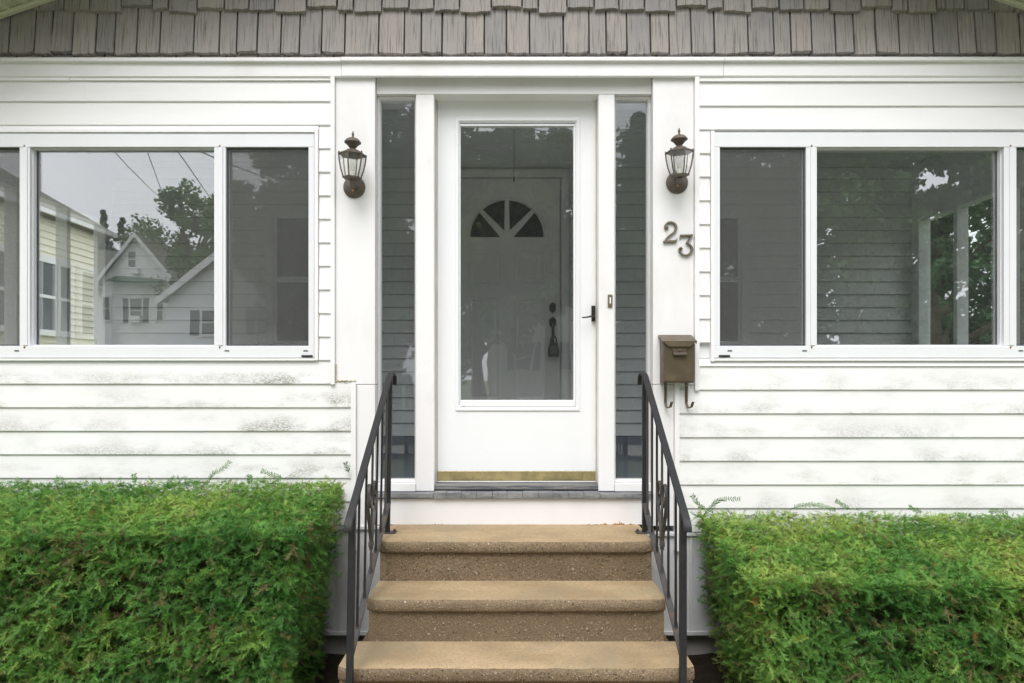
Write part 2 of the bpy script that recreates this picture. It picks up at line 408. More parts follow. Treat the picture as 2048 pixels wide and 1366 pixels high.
# ------------------------------------------------------------------ mesh helpers
class MB:
    """collects geometry for ONE mesh"""
    def __init__(s): s.v = []; s.f = []; s.mi = []
    def add(s, v, f, mi=0):
        o = len(s.v); s.v += [tuple(p) for p in v]
        s.f += [tuple(i + o for i in q) for q in f]; s.mi += [mi] * len(f); return s
    def box(s, x0, x1, y0, y1, z0, z1, mi=0):
        v = [(x0, y0, z0), (x1, y0, z0), (x1, y1, z0), (x0, y1, z0), (x0, y0, z1), (x1, y0, z1), (x1, y1, z1), (x0, y1, z1)]
        return s.add(v, [(0, 3, 2, 1), (4, 5, 6, 7), (0, 1, 5, 4), (1, 2, 6, 5), (2, 3, 7, 6), (3, 0, 4, 7)], mi)
    def extrude_x(s, prof, x0, x1, mi=0):            # prof: closed (y,z) polygon, counter-clockwise seen from +x
        n = len(prof)
        v = [(x0, y, z) for y, z in prof] + [(x1, y, z) for y, z in prof]
        f = [(i, i + n, (i + 1) % n + n, (i + 1) % n) for i in range(n)]
        f += [tuple(range(n)), tuple(range(2 * n - 1, n - 1, -1))]
        return s.add(v, f, mi)
    def extrude_y(s, poly, y0, y1, mi=0):            # poly: closed (x,z)
        n = len(poly)
        v = [(x, y0, z) for x, z in poly] + [(x, y1, z) for x, z in poly]
        f = [(i, (i + 1) % n, (i + 1) % n + n, i + n) for i in range(n)]
        f += [tuple(range(n - 1, -1, -1)), tuple(range(n, 2 * n))]
        return s.add(v, f, mi)
    def ring(s, x0, x1, z0, z1, prof, mi=0):         # moulding swept round a rectangle; prof: (inset, y) from outside in
        n = len(prof); v = []
        for ins, y in prof:
            v += [(x0 + ins, y, z0 + ins), (x1 - ins, y, z0 + ins), (x1 - ins, y, z1 - ins), (x0 + ins, y, z1 - ins)]
        f = []
        for i in range(n - 1):
            for k in range(4):
                a, c = i * 4 + k, i * 4 + (k + 1) % 4
                f.append((a, c, c + 4, a + 4))
        return s.add(v, f, mi)
    def plate(s, x0, x1, z0, z1, hx0, hx1, hz0, hz1, y0, y1, mi=0):   # board with a rectangular opening
        o = [(x0, z0), (x1, z0), (x1, z1), (x0, z1)]; h = [(hx0, hz0), (hx1, hz0), (hx1, hz1), (hx0, hz1)]
        v = [(a, y0, b) for a, b in o] + [(a, y0, b) for a, b in h] + [(a, y1, b) for a, b in o] + [(a, y1, b) for a, b in h]
        f = []
        for k in range(4):
            j = (k + 1) % 4
            f += [(k, j, j + 4, k + 4), (8 + j, 8 + k, 12 + k, 12 + j), (j, k, 8 + k, 8 + j), (4 + k, 4 + j, 12 + j, 12 + k)]
        return s.add(v, f, mi)
    def tube(s, pts, radii, seg=8, mi=0, closed_ends=True):
        pts = [Vector(p) for p in pts]
        if not hasattr(radii, '__len__'): radii = [radii] * len(pts)
        v = []; n = len(pts)
        up = Vector((0.137, 0.271, 0.952)); prev = None
        for i, p in enumerate(pts):
            t = (pts[min(i + 1, n - 1)] - pts[max(i - 1, 0)]).normalized()
            if prev is None:
                a = t.cross(up)
                if a.length < 1e-3: a = t.cross(Vector((1, 0, 0)))
            else: a = prev - t * prev.dot(t)
            a.normalize(); prev = a; b = t.cross(a)
            for k in range(seg):
                an = 2 * math.pi * k / seg
                v.append(p + (a * math.cos(an) + b * math.sin(an)) * radii[i])
        f = []
        for i in range(n - 1):
            for k in range(seg):
                j = (k + 1) % seg
                f.append((i * seg + k, i * seg + j, (i + 1) * seg + j, (i + 1) * seg + k))
        if closed_ends: f += [tuple(range(seg - 1, -1, -1)), tuple(range((n - 1) * seg, n * seg))]
        return s.add(v, f, mi)
    def strip_yz(s, pts, x0, x1, th, mi=0):          # flat bar bent in the yz plane
        n = len(pts); v = []
        for i, (y, z) in enumerate(pts):
            a = pts[max(i - 1, 0)]; b = pts[min(i + 1, n - 1)]
            t = Vector((b[0] - a[0], b[1] - a[1])).normalized(); nn = Vector((-t.y, t.x)) * th / 2
            v += [(x0, y + nn.x, z + nn.y), (x1, y + nn.x, z + nn.y), (x1, y - nn.x, z - nn.y), (x0, y - nn.x, z - nn.y)]
        f = []
        for i in range(n - 1):
            for k in range(4):
                j = (k + 1) % 4
                f.append((i * 4 + k, i * 4 + j, i * 4 + 4 + j, i * 4 + 4 + k))
        f += [(3, 2, 1, 0), tuple((n - 1) * 4 + k for k in range(4))]
        return s.add(v, f, mi)
    def lathe(s, prof, seg=20, c=(0, 0, 0), mi=0, axis='z', rot=0.0):   # prof: (radius, height)
        v = []; n = len(prof)
        for r, h in prof:
            for k in range(seg):
                an = 2 * math.pi * k / seg + rot
                a, b = r * math.cos(an), r * math.sin(an)
                v.append((c[0] + a, c[1] + b, c[2] + h) if axis == 'z' else (c[0] + a, c[1] - h, c[2] + b))
        f = []
        for i in range(n - 1):
            for k in range(seg):
                j = (k + 1) % seg
                f.append((i * seg + k, i * seg + j, (i + 1) * seg + j, (i + 1) * seg + k))
        f += [tuple(range(seg - 1, -1, -1)), tuple(range((n - 1) * seg, n * seg))]
        return s.add(v, f, mi)
    def mesh(s, name, mats, smooth=None):
        me = bpy.data.meshes.new(name); me.from_pydata(s.v, [], s.f)
        for m in (mats if isinstance(mats, (list, tuple)) else [mats]): me.materials.append(MT[m])
        if any(s.mi): me.polygons.foreach_set('material_index', s.mi)
        import bmesh
        bm = bmesh.new(); bm.from_mesh(me); bmesh.ops.recalc_face_normals(bm, faces=bm.faces); bm.to_mesh(me); bm.free()
        if smooth is not None:
            me.polygons.foreach_set('use_smooth', [True] * len(me.polygons))
            me.set_sharp_from_angle(angle=math.radians(smooth))
        me.update(); return me
    def build(s, name, mats, parent=None, smooth=None, bevel=0.0, seg=2):
        return link(name, s.mesh(name, mats, smooth), parent, bevel, seg)
def link(name, me, parent=None, bevel=0.0, seg=2):
    o = bpy.data.objects.new(name, me); COL.objects.link(o)
    if parent: o.parent = parent
    if bevel:
        b = o.modifiers.new('edge', 'BEVEL'); b.width = bevel; b.segments = seg; b.limit_method = 'ANGLE'; b.angle_limit = math.radians(40)
    return o
def empty(name, parent=None, loc=(0, 0, 0)):
    o = bpy.data.objects.new(name, None); COL.objects.link(o); o.location = loc; o.empty_display_size = 0.1
    if parent: o.parent = parent
    return o
def tag(o, label=None, cat=None, group=None, kind=None):
    for k, v in (('label', label), ('category', cat), ('group', group), ('kind', kind)):
        if v: o[k] = v
    return o
def B(*a): return MB().box(*a)

# ================================================================== GROUND
g = MB()
g.add([(-400, -500, 0), (400, -500, 0), (400, 300, 0), (-400, 300, 0)], [(0, 1, 2, 3)])
tag(g.build('lawn', 'grass'), 'mown green lawn round the house', kind='structure')
def sheet(name, x0, x1, y0, y1, z, mat, label):
    m = MB().add([(x0, y0, z), (x1, y0, z), (x1, y1, z), (x0, y1, z)], [(0, 1, 2, 3)])
    return tag(m.build(name, mat), label, kind='structure')
nx, ny = 90, 24
sv, sf = [], []
for j in range(ny + 1):
    for i in range(nx + 1):
        x = -3.4 + 6.8 * i / nx; y = -1.35 + 1.36 * j / ny
        e = min(1, min(i, nx - i, j + 2) / 3)
        sv.append((x, y, 0.006 + e * (0.02 + 0.02 * math.sin(5 * x + 3 * y) * math.sin(9 * y - x) + random.uniform(0, 0.02))))
for j in range(ny):
    for i in range(nx):
        a = j * (nx + 1) + i; sf.append((a, a + 1, a + nx + 2, a + nx + 1))
tag(MB().add(sv, sf).build('soil_bed', 'soil', smooth=60), 'dark bare soil under the hedges', kind='structure')
sheet('path', -1.15, 1.2, -9.0, -1.36, 0.012, 'walk', 'unseen pale concrete path to the steps, widened to bounce light')  # unseen path, made wide and pale to throw light up at the entrance
sheet('pavement', -200, 200, -10.6, -9.0, 0.10, 'walk', 'pale concrete pavement along the street')
B(-200, 200, -10.78, -10.6, 0, 0.098).build('kerb', 'walk')['kind'] = 'structure'
sheet('street', -200, 200, -18.0, -10.78, 0.004, 'asphalt', 'dark asphalt street in front of the house')

# ================================================================== THE HOUSE
house = tag(empty('house', loc=(0, 0, 0)), 'white clapboard house with enclosed porch, grey shake gable and white storm door', 'house')
HX = 3.22                      # half width
R0 = 0.066                     # ridge x
SL = 0.35
def rake(x): return 3.504 + SL * (2.344 + R0 - abs(x - R0))
zt_fr, zb_fr = Z(113, -.04), Z(156)

# --- wall body behind the cladding
WL0, WL1 = X(-140), X(630); WR0, WR1 = X(1425), X(2195)
WZ0, WZ1 = Z(716), Z(266)
def wall(x0, x1, z0, z1, y0=0.012, y1=0.11): return B(x0, x1, y0, y1, z0, z1).build('wall', 'plaster', house)
wall(-HX, X(712), 0.16, WZ0 - 0.002)
wall(-HX, X(690), WZ1, zb_fr + 0.03)
wall(-HX, WL0 - 0.004, WZ0, WZ1 - 0.002)
wall(WL1 + 0.004, X(690), WZ0, WZ1 - 0.002)
wall(X(1350), HX, 0.16, WZ0 - 0.002)
wall(X(1370), HX, WZ1, zb_fr + 0.03)
wall(WR1 + 0.004, HX, WZ0, WZ1 - 0.002)
wall(X(1370), WR0 - 0.004, WZ0, WZ1 - 0.002)
wall(-HX, HX, zb_fr + 0.032, zt_fr + 0.02)
# gable sheathing
MB().extrude_y([(-HX, zt_fr + 0.022), (HX, zt_fr + 0.022), (HX, rake(HX)), (R0, rake(R0)), (-HX, rake(HX))], 0.0, 0.1).build('gable_wall', 'shingle_back', house)

# --- clapboards
def board(x0, x1, zb, zt, mat, name='siding_board', yb=-0.012, yt=-0.003, y1=0.0105):
    jig = random.uniform(-0.0006, 0.0006)
    prof = [(yb + 0.002, zb + jig), (yt - 0.001, zb + jig), (y1, zb + 0.025), (y1, zt), (yt, zt), (yb, zb + 0.004 + jig)]
    return MB().extrude_x(prof, x0, x1).build(name, mat, house, bevel=0.0012, seg=1)
LAP = -0.005
# left field: lap lines every 47 px from 205 down
lines = [205 + 46.95 * i for i in range(19)]
xl_win, xl_strip = X(638), X(664)
for i, ln in enumerate(lines):
    top = ln - 46.95
    zb, zt = Z(ln), Z(top) - LAP
    if i == 0:
        board(-HX, X(176), zb, Z(163), 'siding_l', yb=-0.0138, yt=-0.0035)
        board(X(173), xl_strip, zb, Z(163), 'siding_l')
    elif i == 1: board(-HX, xl_strip, zb, zt, 'siding_l')
    elif i == 2:
        board(-HX, xl_win, Z(262), zt, 'siding_l'); board(xl_win + 0.002, xl_strip, zb, zt, 'siding_l')
    elif ln < 726:
        board(xl_win + 0.002, xl_strip, zb, zt, 'siding_l'); board(-HX, WL0 - 0.02, zb, zt, 'siding_l')
    elif ln < 770: board(-HX, xl_strip, zb, zt, 'siding_l')
    else: board(-HX, X(704), zb, zt, 'siding_l')
# right field
lines_r = [214 + 47.2 * i for i in range(19)]
xr_win, xr_strip = X(1420), X(1396)
for i, ln in enumerate(lines_r):
    top = ln - 47.2
    zb, zt = Z(ln), Z(top) - LAP
    if i == 0: board(xr_strip, HX, zb, Z(165), 'siding_r')
    elif i == 1: board(xr_strip, HX, zb, zt, 'siding_r')
    elif ln < 730:
        board(xr_strip, xr_win - 0.002, zb, zt, 'siding_r'); board(WR1 + 0.02, HX, zb, zt, 'siding_r')
    elif ln < 750:
        board(xr_strip, HX, zb, Z(722), 'siding_r')
    elif ln < 785: board(xr_strip, HX, zb, zt, 'siding_r')
    elif i < 19: board(X(1357), HX, zb, zt, 'siding_r')

# --- vinyl trim strips
def trim(name, x0, x1, z0, z1, y0, y1, mat='vinyl_trim', bevel=0.0015): return B(x0, x1, y0, y1, z0, z1).build(name, mat, house, bevel=bevel)
trim('channel_trim', X(663), X(671), Z(769), Z(154), -0.021, 0.011)
trim('channel_trim', X(703.5), X(713), 0.6, Z(766), -0.019, 0.011)
trim('channel_trim', X(1388), X(1397), Z(781), Z(157), -0.021, 0.011)
trim('channel_trim', X(1348), X(1357.5), 0.6, Z(764), -0.019, 0.011)
trim('window_channel', X(631), X(638), Z(721), Z(262), -0.020, 0.011)
trim('window_channel', WL0, X(631) - 0.001, Z(267), Z(262) + 0.001, -0.019, 0.011)
trim('window_channel', WL0, X(631) - 0.001, Z(721.5), Z(717), -0.019, 0.011)
trim('window_channel', X(1420), X(1427), Z(723), Z(264), -0.020, 0.011)
trim('window_channel', X(1427) + 0.001, WR1, Z(722), Z(717), -0.019, 0.011)
trim('starter_strip', -HX, X(142), Z(163.5), Z(157), -0.016, 0.011)
trim('starter_strip', X(142.6), X(662.6), Z(163), Z(157), -0.014, 0.011)
trim('starter_strip', X(1397.6), HX, Z(165), Z(157), -0.015, 0.011)

# --- frieze under the shakes
def frieze_prof(dz=0.0):
    a, c, d, e = Z(113, -.04) + dz, Z(121.5, -.04) + dz, Z(125.5, -.022) + dz, Z(151.5, -.022) + dz
    return [(-0.040, c), (-0.024, c), (-0.020, d), (-0.022, e), (-0.016, Z(155.5, -.016)), (0.0, Z(156)), (0.0, a), (-0.035, a), (-0.040, a - 0.006)]
for i, (p0, p1, dz) in enumerate(((-196, 685, -0.002), (685.5, 1444, 0.0), (1444.6, 2244, 0.001))):
    pr = frieze_prof(dz)
    off = (0.0, 0.0015, 0.0)[i]
    MB().extrude_x([(y - off, z) for y, z in pr], X(p0), X(p1)).build('frieze_board', 'trim', house, bevel=0.002)

# --- shakes, each one its own piece (pattern repeats every 367 px as the photographed panels do)
def shingle_mesh(k, wpx, h=0.255):
    r = random.Random(100 + k)
    wd = wpx / S() - 0.009; n = 9; m = MB()
    bot = []
    z = r.uniform(-0.003, 0.003); tilt = r.uniform(-0.004, 0.004)
    for i in range(n):
        z += r.uniform(-0.0045, 0.0045); z *= 0.75
        bot.append(z + tilt * (i / (n - 1) - 0.5))
    xs = [wd * i / (n - 1) for i in range(n)]
    groove = [r.uniform(-0.0015, 0.0015) for _ in range(n)]
    lean = r.uniform(-0.0015, 0.0015)
    v = []
    for i in range(n): v.append((xs[i], -0.031 + groove[i], bot[i]))            # butt, front
    for i in range(n): v.append((xs[i] + lean, -0.008 + groove[i] * .5, h))      # top, front
    for i in range(n): v.append((xs[i], -0.005, bot[i] - 0.008 * r.random()))    # butt, back
    for i in range(n): v.append((xs[i] + lean, -0.003, h))
    f = []
    for i in range(n - 1):
        f += [(i, i + 1, n + i + 1, n + i), (2 * n + i + 1, 2 * n + i, 3 * n + i, 3 * n + i + 1), (i + 1, i, 2 * n + i, 2 * n + i + 1), (n + i, n + i + 1, 3 * n + i + 1, 3 * n + i)]
    f += [(0, n, 3 * n, 2 * n), (n - 1, 3 * n - 1, 4 * n - 1, 2 * n - 1)]
    m.add(v, f)
    return m.mesh('shingle', 'shingle')
PA = [0, 51, 85, 126, 173, 210, 254, 300, 367]
PB = [0, 61, 93, 150, 204, 253, 304, 367]
DROP_A = [0, 2, -1, 2, 0, 3, 0, 1]
DROP_B = [-5, 1, 6, -2, 0, 1, 5]
rows = [(118, PB, 150, DROP_B), (106, PA, 25, DROP_A), (19, PB, 249 - 367, DROP_B), (-68, PA, -60, DROP_A), (-155, PB, -20, DROP_B)]
cache = {}
for ri, (yb, pat, off, drop) in enumerate(rows):
    x = off
    while x > -200: x -= 367
    while x < 2260:
        for k in range(len(pat) - 1):
            a, c = x + pat[k], x + pat[k + 1]
            zb = Z(yb + drop[k], -.024)
            xc = X((a + c) / 2)
            if c < -190 or a > 2240 or zb > rake(xc) + 0.02: continue
            variants = cache.setdefault((pat is PA, k, ri == 0), [shingle_mesh((17 * k + 131 * q + 7 * (pat is PA)) % 999, c - a, 0.06 if ri == 0 else 0.255) for q in range(3)])
            o = link('shingle', variants[(ri * 5 + int(x // 367) + k) % 3], house)
            o.location = (X(a) + 0.0045, -0.001 * random.random() + (0.012 if ri == 0 else 0), Z(117, -.05) if ri == 0 else zb + random.uniform(-.002, .002))
        x += 367
# the one cracked shake near the left end
MB().add([(X(104), -0.0335, Z(107)), (X(113), -0.034, Z(107.5)), (X(111), -0.012, Z(58)), (X(104), -0.006, Z(107)), (X(113), -0.006, Z(107.5)), (X(111), -0.006, Z(58))],
         [(0, 1, 2), (3, 5, 4), (0, 3, 4, 1), (1, 4, 5, 2), (2, 5, 3, 0)]).build('shingle_splinter', 'shingle', house)

# --- roof overhang: soffit panels, rake trim, roof slabs
ang = math.atan(SL)
pan = MB().box(-0.0465, 0.0465, -0.18, 0.18, 0.004, 0.012); pan.box(-0.0465, -0.036, -0.18, 0.18, -0.004, 0.0038)
pan.box(0.004, 0.009, -0.18, 0.18, 0.0, 0.0038)
pm = pan.mesh('soffit_panel', 'soffit')
for sgn in (-1, 1):
    for i in range(37):
        d = 0.06 + i * 0.0945
        o = link('soffit_panel', pm, house)
        o.location = (R0 + sgn * d * math.cos(ang), -0.21, rake(R0) - d * math.sin(ang) + 0.02)
        o.rotation_euler = (0, ang * sgn, 0)
    x1 = HX + 0.35
    a = (R0 + sgn * 0.02, rake(R0) - 0.02 * SL); c = (sgn * x1, rake(sgn * x1))
    t = 0.021
    MB().extrude_y([a, c, (c[0], c[1] + t), (a[0], a[1] + t)], -0.052, -0.026).build('rake_trim', 'soffit_trim', house, bevel=0.002)
    MB().extrude_y([(a[0] - sgn * 0.02, a[1] + 0.05), (c[0], c[1] + 0.05), (c[0], c[1] + 0.2), (a[0] - sgn * 0.02, a[1] + 0.2)], -0.40, 9.0).build('roof', 'roof', house)
    MB().extrude_y([(a[0] - sgn * 0.02, a[1] - 0.01), (c[0], c[1] - 0.01), (c[0], c[1] + 0.19), (a[0] - sgn * 0.02, a[1] + 0.19)], -0.43, -0.402).build('rake_board', 'trim', house)

# --- pilasters flanking the entrance
YH = 0.035
B(X(671.5), X(750), 0.0, 0.2, Z(768.5), zb_fr + 0.01).build('pilaster', 'trim', house, bevel=0.002)
B(X(713.5), X(750), 0.001, 0.2, Z(1052), Z(769.5)).build('pilaster_base', 'trim', house, bevel=0.002)
B(X(1306), X(1387.5), 0.0, 0.2, Z(768.5), zb_fr + 0.01).build('pilaster', 'trim', house, bevel=0.002)
B(X(1306), X(1347.5), 0.001, 0.2, Z(1052), Z(769.5)).build('pilaster_base', 'trim', house, bevel=0.002)
# crumbling caulk bead at the step in the left cladding
cp = [(X(671.5 + 41 * i / 14), -0.002 - 0.004 * random.random(), Z(762.5 - (i % 3) * 0.9 + random.uniform(-.7, .7))) for i in range(15)]
MB().tube(cp, [0.003 + 0.0022 * random.random() for _ in cp], 6).build('caulk_bead', 'caulk', house, smooth=60)
cp = [(X(673), -0.004, Z(728 + 2.6 * i)) for i in range(13)]
MB().tube(cp, [0.0025 + 0.002 * random.random() for _ in cp], 6).build('caulk_bead', 'caulk', house, smooth=60)

# --- entrance frame (a little behind the pilasters)
B(X(750) + 0.0015, X(1306) - 0.0015, YH, 0.24, Z(188, YH), zb_fr + 0.03).build('door_header', 'trim', house, bevel=0.002)
for p0, p1 in ((832, 868), (1197, 1229)):
    B(X(p0, YH), X(p1, YH), YH + 0.001, 0.24, Z(982.5, YH), Z(188, YH) - 0.001).build('door_post', 'trim', house, bevel=0.003)
YD = 0.130
xd0, xd1 = X(875, YD), X(1192, YD); zd0, zd1 = Z(964, YD), Z(203, YD)
for x0, x1 in ((X(868, YH) + 0.001, xd0 - 0.002), (xd1 + 0.002, X(1197, YH) - 0.001)):
    B(x0, x1, YD - 0.012, 0.238, zd0, zd1 + 0.008).build('door_stop', 'vinyl_trim', house, bevel=0.002)
B(X(868, YH) + 0.001, X(1197, YH) - 0.001, YD - 0.006, 0.237, zd1 + 0.0085, Z(188, YH) - 0.001).build('door_stop', 'vinyl_trim', house, bevel=0.002)

for xx, yy in ((X(868, YH) + 0.0035, YD - 0.017), (X(1197, YH) - 0.0035, YD - 0.017)):
    pts = [(xx + random.uniform(-.0006, .0006), yy, zd0 + (zd1 - zd0) * i / 40) for i in range(41)]
    MB().tube(pts, [0.0022 + 0.0012 * random.random() for _ in pts], 6).build('caulk_seam', 'caulk', house, smooth=60)
# --- sidelights
for p0, p1, a, c in ((757, 832, X(750) + 0.0015, X(832, YH) - 0.001), (1229, 1301, X(1229, YH) + 0.001, X(1306) - 0.0015)):
    sl = empty('sidelight', house)
    zb, zt = Z(966, YH), Z(188, YH) - 0.001
    MB().ring(a, c, zb, zt, [(0, YH + 0.12), (0, YH + 0.030), (0.005, YH + 0.026), (0.012, YH + 0.045), (0.014, YH + 0.075)]).build('frame', 'trim', sl)
    B(a + 0.008, c - 0.008, YH + 0.060, YH + 0.066, zb + 0.008, zt - 0.008).build('pane', 'glass_side', sl)
    B(a, c, YH - 0.010, 0.235, Z(982.5, YH), zb - 0.001).build('sill_rail', 'trim', sl, bevel=0.003)

# --- storm door
sdoor = tag(empty('storm_door', house), 'white full-view storm door with brass kick strip')
gx0, gx1, gz0, gz1 = X(921, YD), X(1147, YD), Z(800, YD), Z(252, YD)
MB().plate(xd0, xd1, zd0 + 0.002, zd1, gx0 - 0.012, gx1 + 0.012, gz0 - 0.03, gz1 + 0.022, YD, YD + 0.04).build('slab', 'door', sdoor, bevel=0.002)
MB().ring(X(911, YD), X(1160, YD), Z(822, YD), Z(236, YD), [(0, YD + 0.01), (0, YD - 0.004), (0.004, YD - 0.007), (0.016, YD - 0.007), (0.018, YD - 0.001), (0.024, YD + 0.006), (0.024, YD + 0.02)]).build('moulding', 'door', sdoor)
B(X(911, YD) + 0.0255, X(1160, YD) - 0.0255, YD - 0.004, YD + 0.03, Z(822, YD) + 0.0245, gz0).build('bottom_rail', 'door', sdoor, bevel=0.002)
B(X(911, YD) + 0.0255, X(1160, YD) - 0.0255, YD - 0.001, YD + 0.03, gz1, gz1 + 0.010).build('glazing_bead', 'door', sdoor, bevel=0.001)
for a, c in ((X(911, YD) + 0.0245, gx0), (gx1, X(1160, YD) - 0.0245)):
    B(a, c, YD + 0.0015, YD + 0.03, gz0 + 0.001, gz1 - 0.001).build('glazing_bead', 'door', sdoor, bevel=0.001)
B(gx0 - 0.005, gx1 + 0.005, YD + 0.012, YD + 0.017, gz0 - 0.01, gz1 + 0.006).build('pane', 'glass_door', sdoor)
B(xd0 + 0.001, xd1 - 0.001, YD - 0.004, YD - 0.0005, Z(961.5, YD), Z(942, YD)).build('kick_plate', 'brass', sdoor, bevel=0.0008)
B(xd0 + 0.001, xd1 - 0.001, YD - 0.006, YD - 0.0006, zd0 + 0.0005, Z(961.5, YD) - 0.0005).build('sweep', 'door', sdoor)
for p in (928, 1150): MB().lathe([(0.0025, 0), (0.0025, 0.002)], 8, (X(p, YD), YD - 0.0045, Z(813, YD)), axis='y').build('screw', 'black', sdoor)
h = empty('handle', sdoor)
hx, hz = X(1186, YD), Z(627, YD)
hm = B(X(1182.5, YD), X(1190, YD), YD - 0.016, YD - 0.0005, Z(643, YD), Z(612, YD)); hm.box(X(1184, YD), X(1188.5, YD), YD - 0.02, YD - 0.0165, Z(628.5, YD), Z(627, YD))
hm.tube([(hx, YD - 0.01, Z(634, YD)), (hx, YD - 0.04, Z(634, YD)), (X(1182, YD), YD - 0.05, Z(634, YD)), (X(1172, YD), YD - 0.052, Z(636, YD)), (X(1162, YD), YD - 0.05, Z(637, YD))], [0.006, 0.006, 0.005, 0.0045, 0.004], 10)
bpy.data.objects.remove(h)
hm.build('handle', 'black', sdoor, smooth=40)

# --- sill, threshold and riser panel
B(X(868, YH) - 0.004, X(1197, YH) + 0.004, 0.05, 0.24, Z(979, 0.06), zd0 - 0.003).build('threshold', 'threshold', house, bevel=0.004)
segs = [868, 893, 923, 953, 985, 1014, 1045, 1077, 1106, 1137, 1167, 1199]
for a, c in zip(segs, segs[1:]):
    j = random.uniform(-0.003, 0.003)
    B(X(a) + 0.0007, X(c) - 0.0007, -0.022 + j * 0.6, 0.0495, Z(996) + random.uniform(0, 0.002), Z(984.5) + random.uniform(-0.001, 0.001)).build('sill_block', 'sill', house, bevel=0.0015)
B(X(750) + 0.002, X(868) - 0.001, -0.020, 0.23, Z(995), Z(985.5)).build('sill_board', 'sill', house, bevel=0.003)
B(X(1199) + 0.001, X(1306) - 0.002, -0.021, 0.23, Z(996), Z(986)).build('sill_board', 'sill', house, bevel=0.003)
B(X(750) + 0.002, X(1306) - 0.002, 0.0, 0.2, Z(1049.5), Z(996.5)).build('riser_panel', 'riser_panel', house, bevel=0.002)

# --- skirt under the siding
for side, p0, p1, ztop in ((-1, -198, 800, Z(1051)), (1, 1260, 2246, Z(1064))):
    zb = Z(1270)
    B(X(p0), X(p1), -0.012, 0.06, ztop - 0.02, ztop - 0.0015).build('skirt_cap', 'skirt', house, bevel=0.003)
    B(X(p0), X(p1), -0.010, 0.06, zb, zb + 0.022).build('skirt_rail', 'skirt', house, bevel=0.003)
    x = X(678 if side < 0 else 1384)
    wd = 0.255
    while x > X(p0): x -= wd
    while x < X(p1) - 0.01:
        a, c = max(x, X(p0)), min(x + wd, X(p1))
        if c - a > 0.02:
            B(a + 0.003, c - 0.003, 0.004 + random.uniform(0, .003), 0.05, zb + 0.0225, ztop - 0.0205).build('skirt_board', 'skirt', house, bevel=0.003)
            B(c - 0.011, c + 0.004, -0.003, 0.0035, zb + 0.0225, ztop - 0.0205).build('batten', 'skirt', house, bevel=0.002)
        x += wd
B(-HX, HX, 0.07, 0.2, -0.1, Z(1270) + 0.01).build('foundation', 'walk', house)

# --- porch windows: three lights each, outer lights screened
def porch_window(x0, x1, inner_right, label):
    wn = tag(empty('window', house), label)
    y0 = -0.012
    zt, zb = WZ1 - 0.001, WZ0 + 0.001
    if inner_right:  m = [X(42), X(62.5), X(430), X(453)]
    else:            m = [X(1610.5), X(1632), X(2005), X(2030)]
    gz0, gz1 = Z(692), Z(295.5)
    head = Z(268 if inner_right else 263.5)
    B(x0, x1, y0, 0.07, gz1, min(head, zt)).build('head_rail', 'alu', wn, bevel=0.002)
    B(x0, x1, y0, 0.07, zb, gz0).build('bottom_rail', 'alu', wn, bevel=0.002)
    B(x0 - 0.0, x0 + 0.03, y0 + 0.001, 0.069, gz0 + 0.0005, gz1 - 0.0005).build('jamb', 'alu', wn, bevel=0.002)
    B(x1 - 0.03, x1, y0 + 0.001, 0.069, gz0 + 0.0005, gz1 - 0.0005).build('jamb', 'alu', wn, bevel=0.002)
    for a, c in ((m[0], m[1]), (m[2], m[3])):
        mu = MB().box(a, c, y0 + 0.002, 0.066, gz0 + 0.0005, gz1 - 0.0005)
        mid = (a + c) / 2
        mu.box(mid - 0.006, mid + 0.016, y0 - 0.004, y0 + 0.0015, gz0 + 0.002, gz1 - 0.002)
        mu.build('mullion', 'alu', wn, bevel=0.0015)
        MB().lathe([(0.005, 0), (0.003, 0.003)], 10, (mid, y0 - 0.0006, gz1 + 0.006), axis='y').build('screw', 'rust', wn)
        MB().lathe([(0.005, 0), (0.003, 0.003)], 10, (mid, y0 - 0.0006, gz0 - 0.008), axis='y').build('screw', 'rust', wn)
    lights = [(x0 + 0.03, m[0], True), (m[1], m[2], False), (m[3], x1 - 0.03, True)]
    for a, c, scr in lights:
        MB().ring(a, c, gz0, gz1, [(0, 0.06), (0, 0.012), (0.006, 0.010), (0.008, 0.03)]).build('sash', 'alu', wn)
        B(a + 0.004, c - 0.004, 0.032, 0.038, gz0 + 0.003, gz1 - 0.003).build('pane', 'glass_window', wn)
        if scr:
            MB().ring(a + 0.001, c - 0.001, gz0 + 0.001, gz1 - 0.001, [(0, 0.0105), (0, 0.003), (0.005, 0.002), (0.007, 0.0095)]).build('screen_frame', 'shutter', wn)
            B(a + 0.005, c - 0.005, 0.006, 0.0068, gz0 + 0.005, gz1 - 0.005).build('screen', 'screen', wn)
    for p in ((37, 456, 613) if inner_right else (1458, 1607, 2038)):
        B(X(p) - 0.012, X(p) + 0.012, y0 - 0.0015, y0 + 0.001, Z(703), Z(700.5)).build('weep_slot', 'shutter', wn)
    lp = (616, ) if inner_right else (1447, )
    for p in lp:
        MB().box(X(p) - 0.03, X(p) + 0.03, y0 - 0.008, y0 + 0.001, Z(714.5), Z(710)).build('latch', 'black', wn, bevel=0.004)
    return wn
porch_window(WL0, WL1 - 0.001, True, 'three-light porch window left of the door, reflecting sky and houses')
porch_window(WR0 + 0.006, WR1, False, 'three-light porch window right of the door, reflecting dark trees')

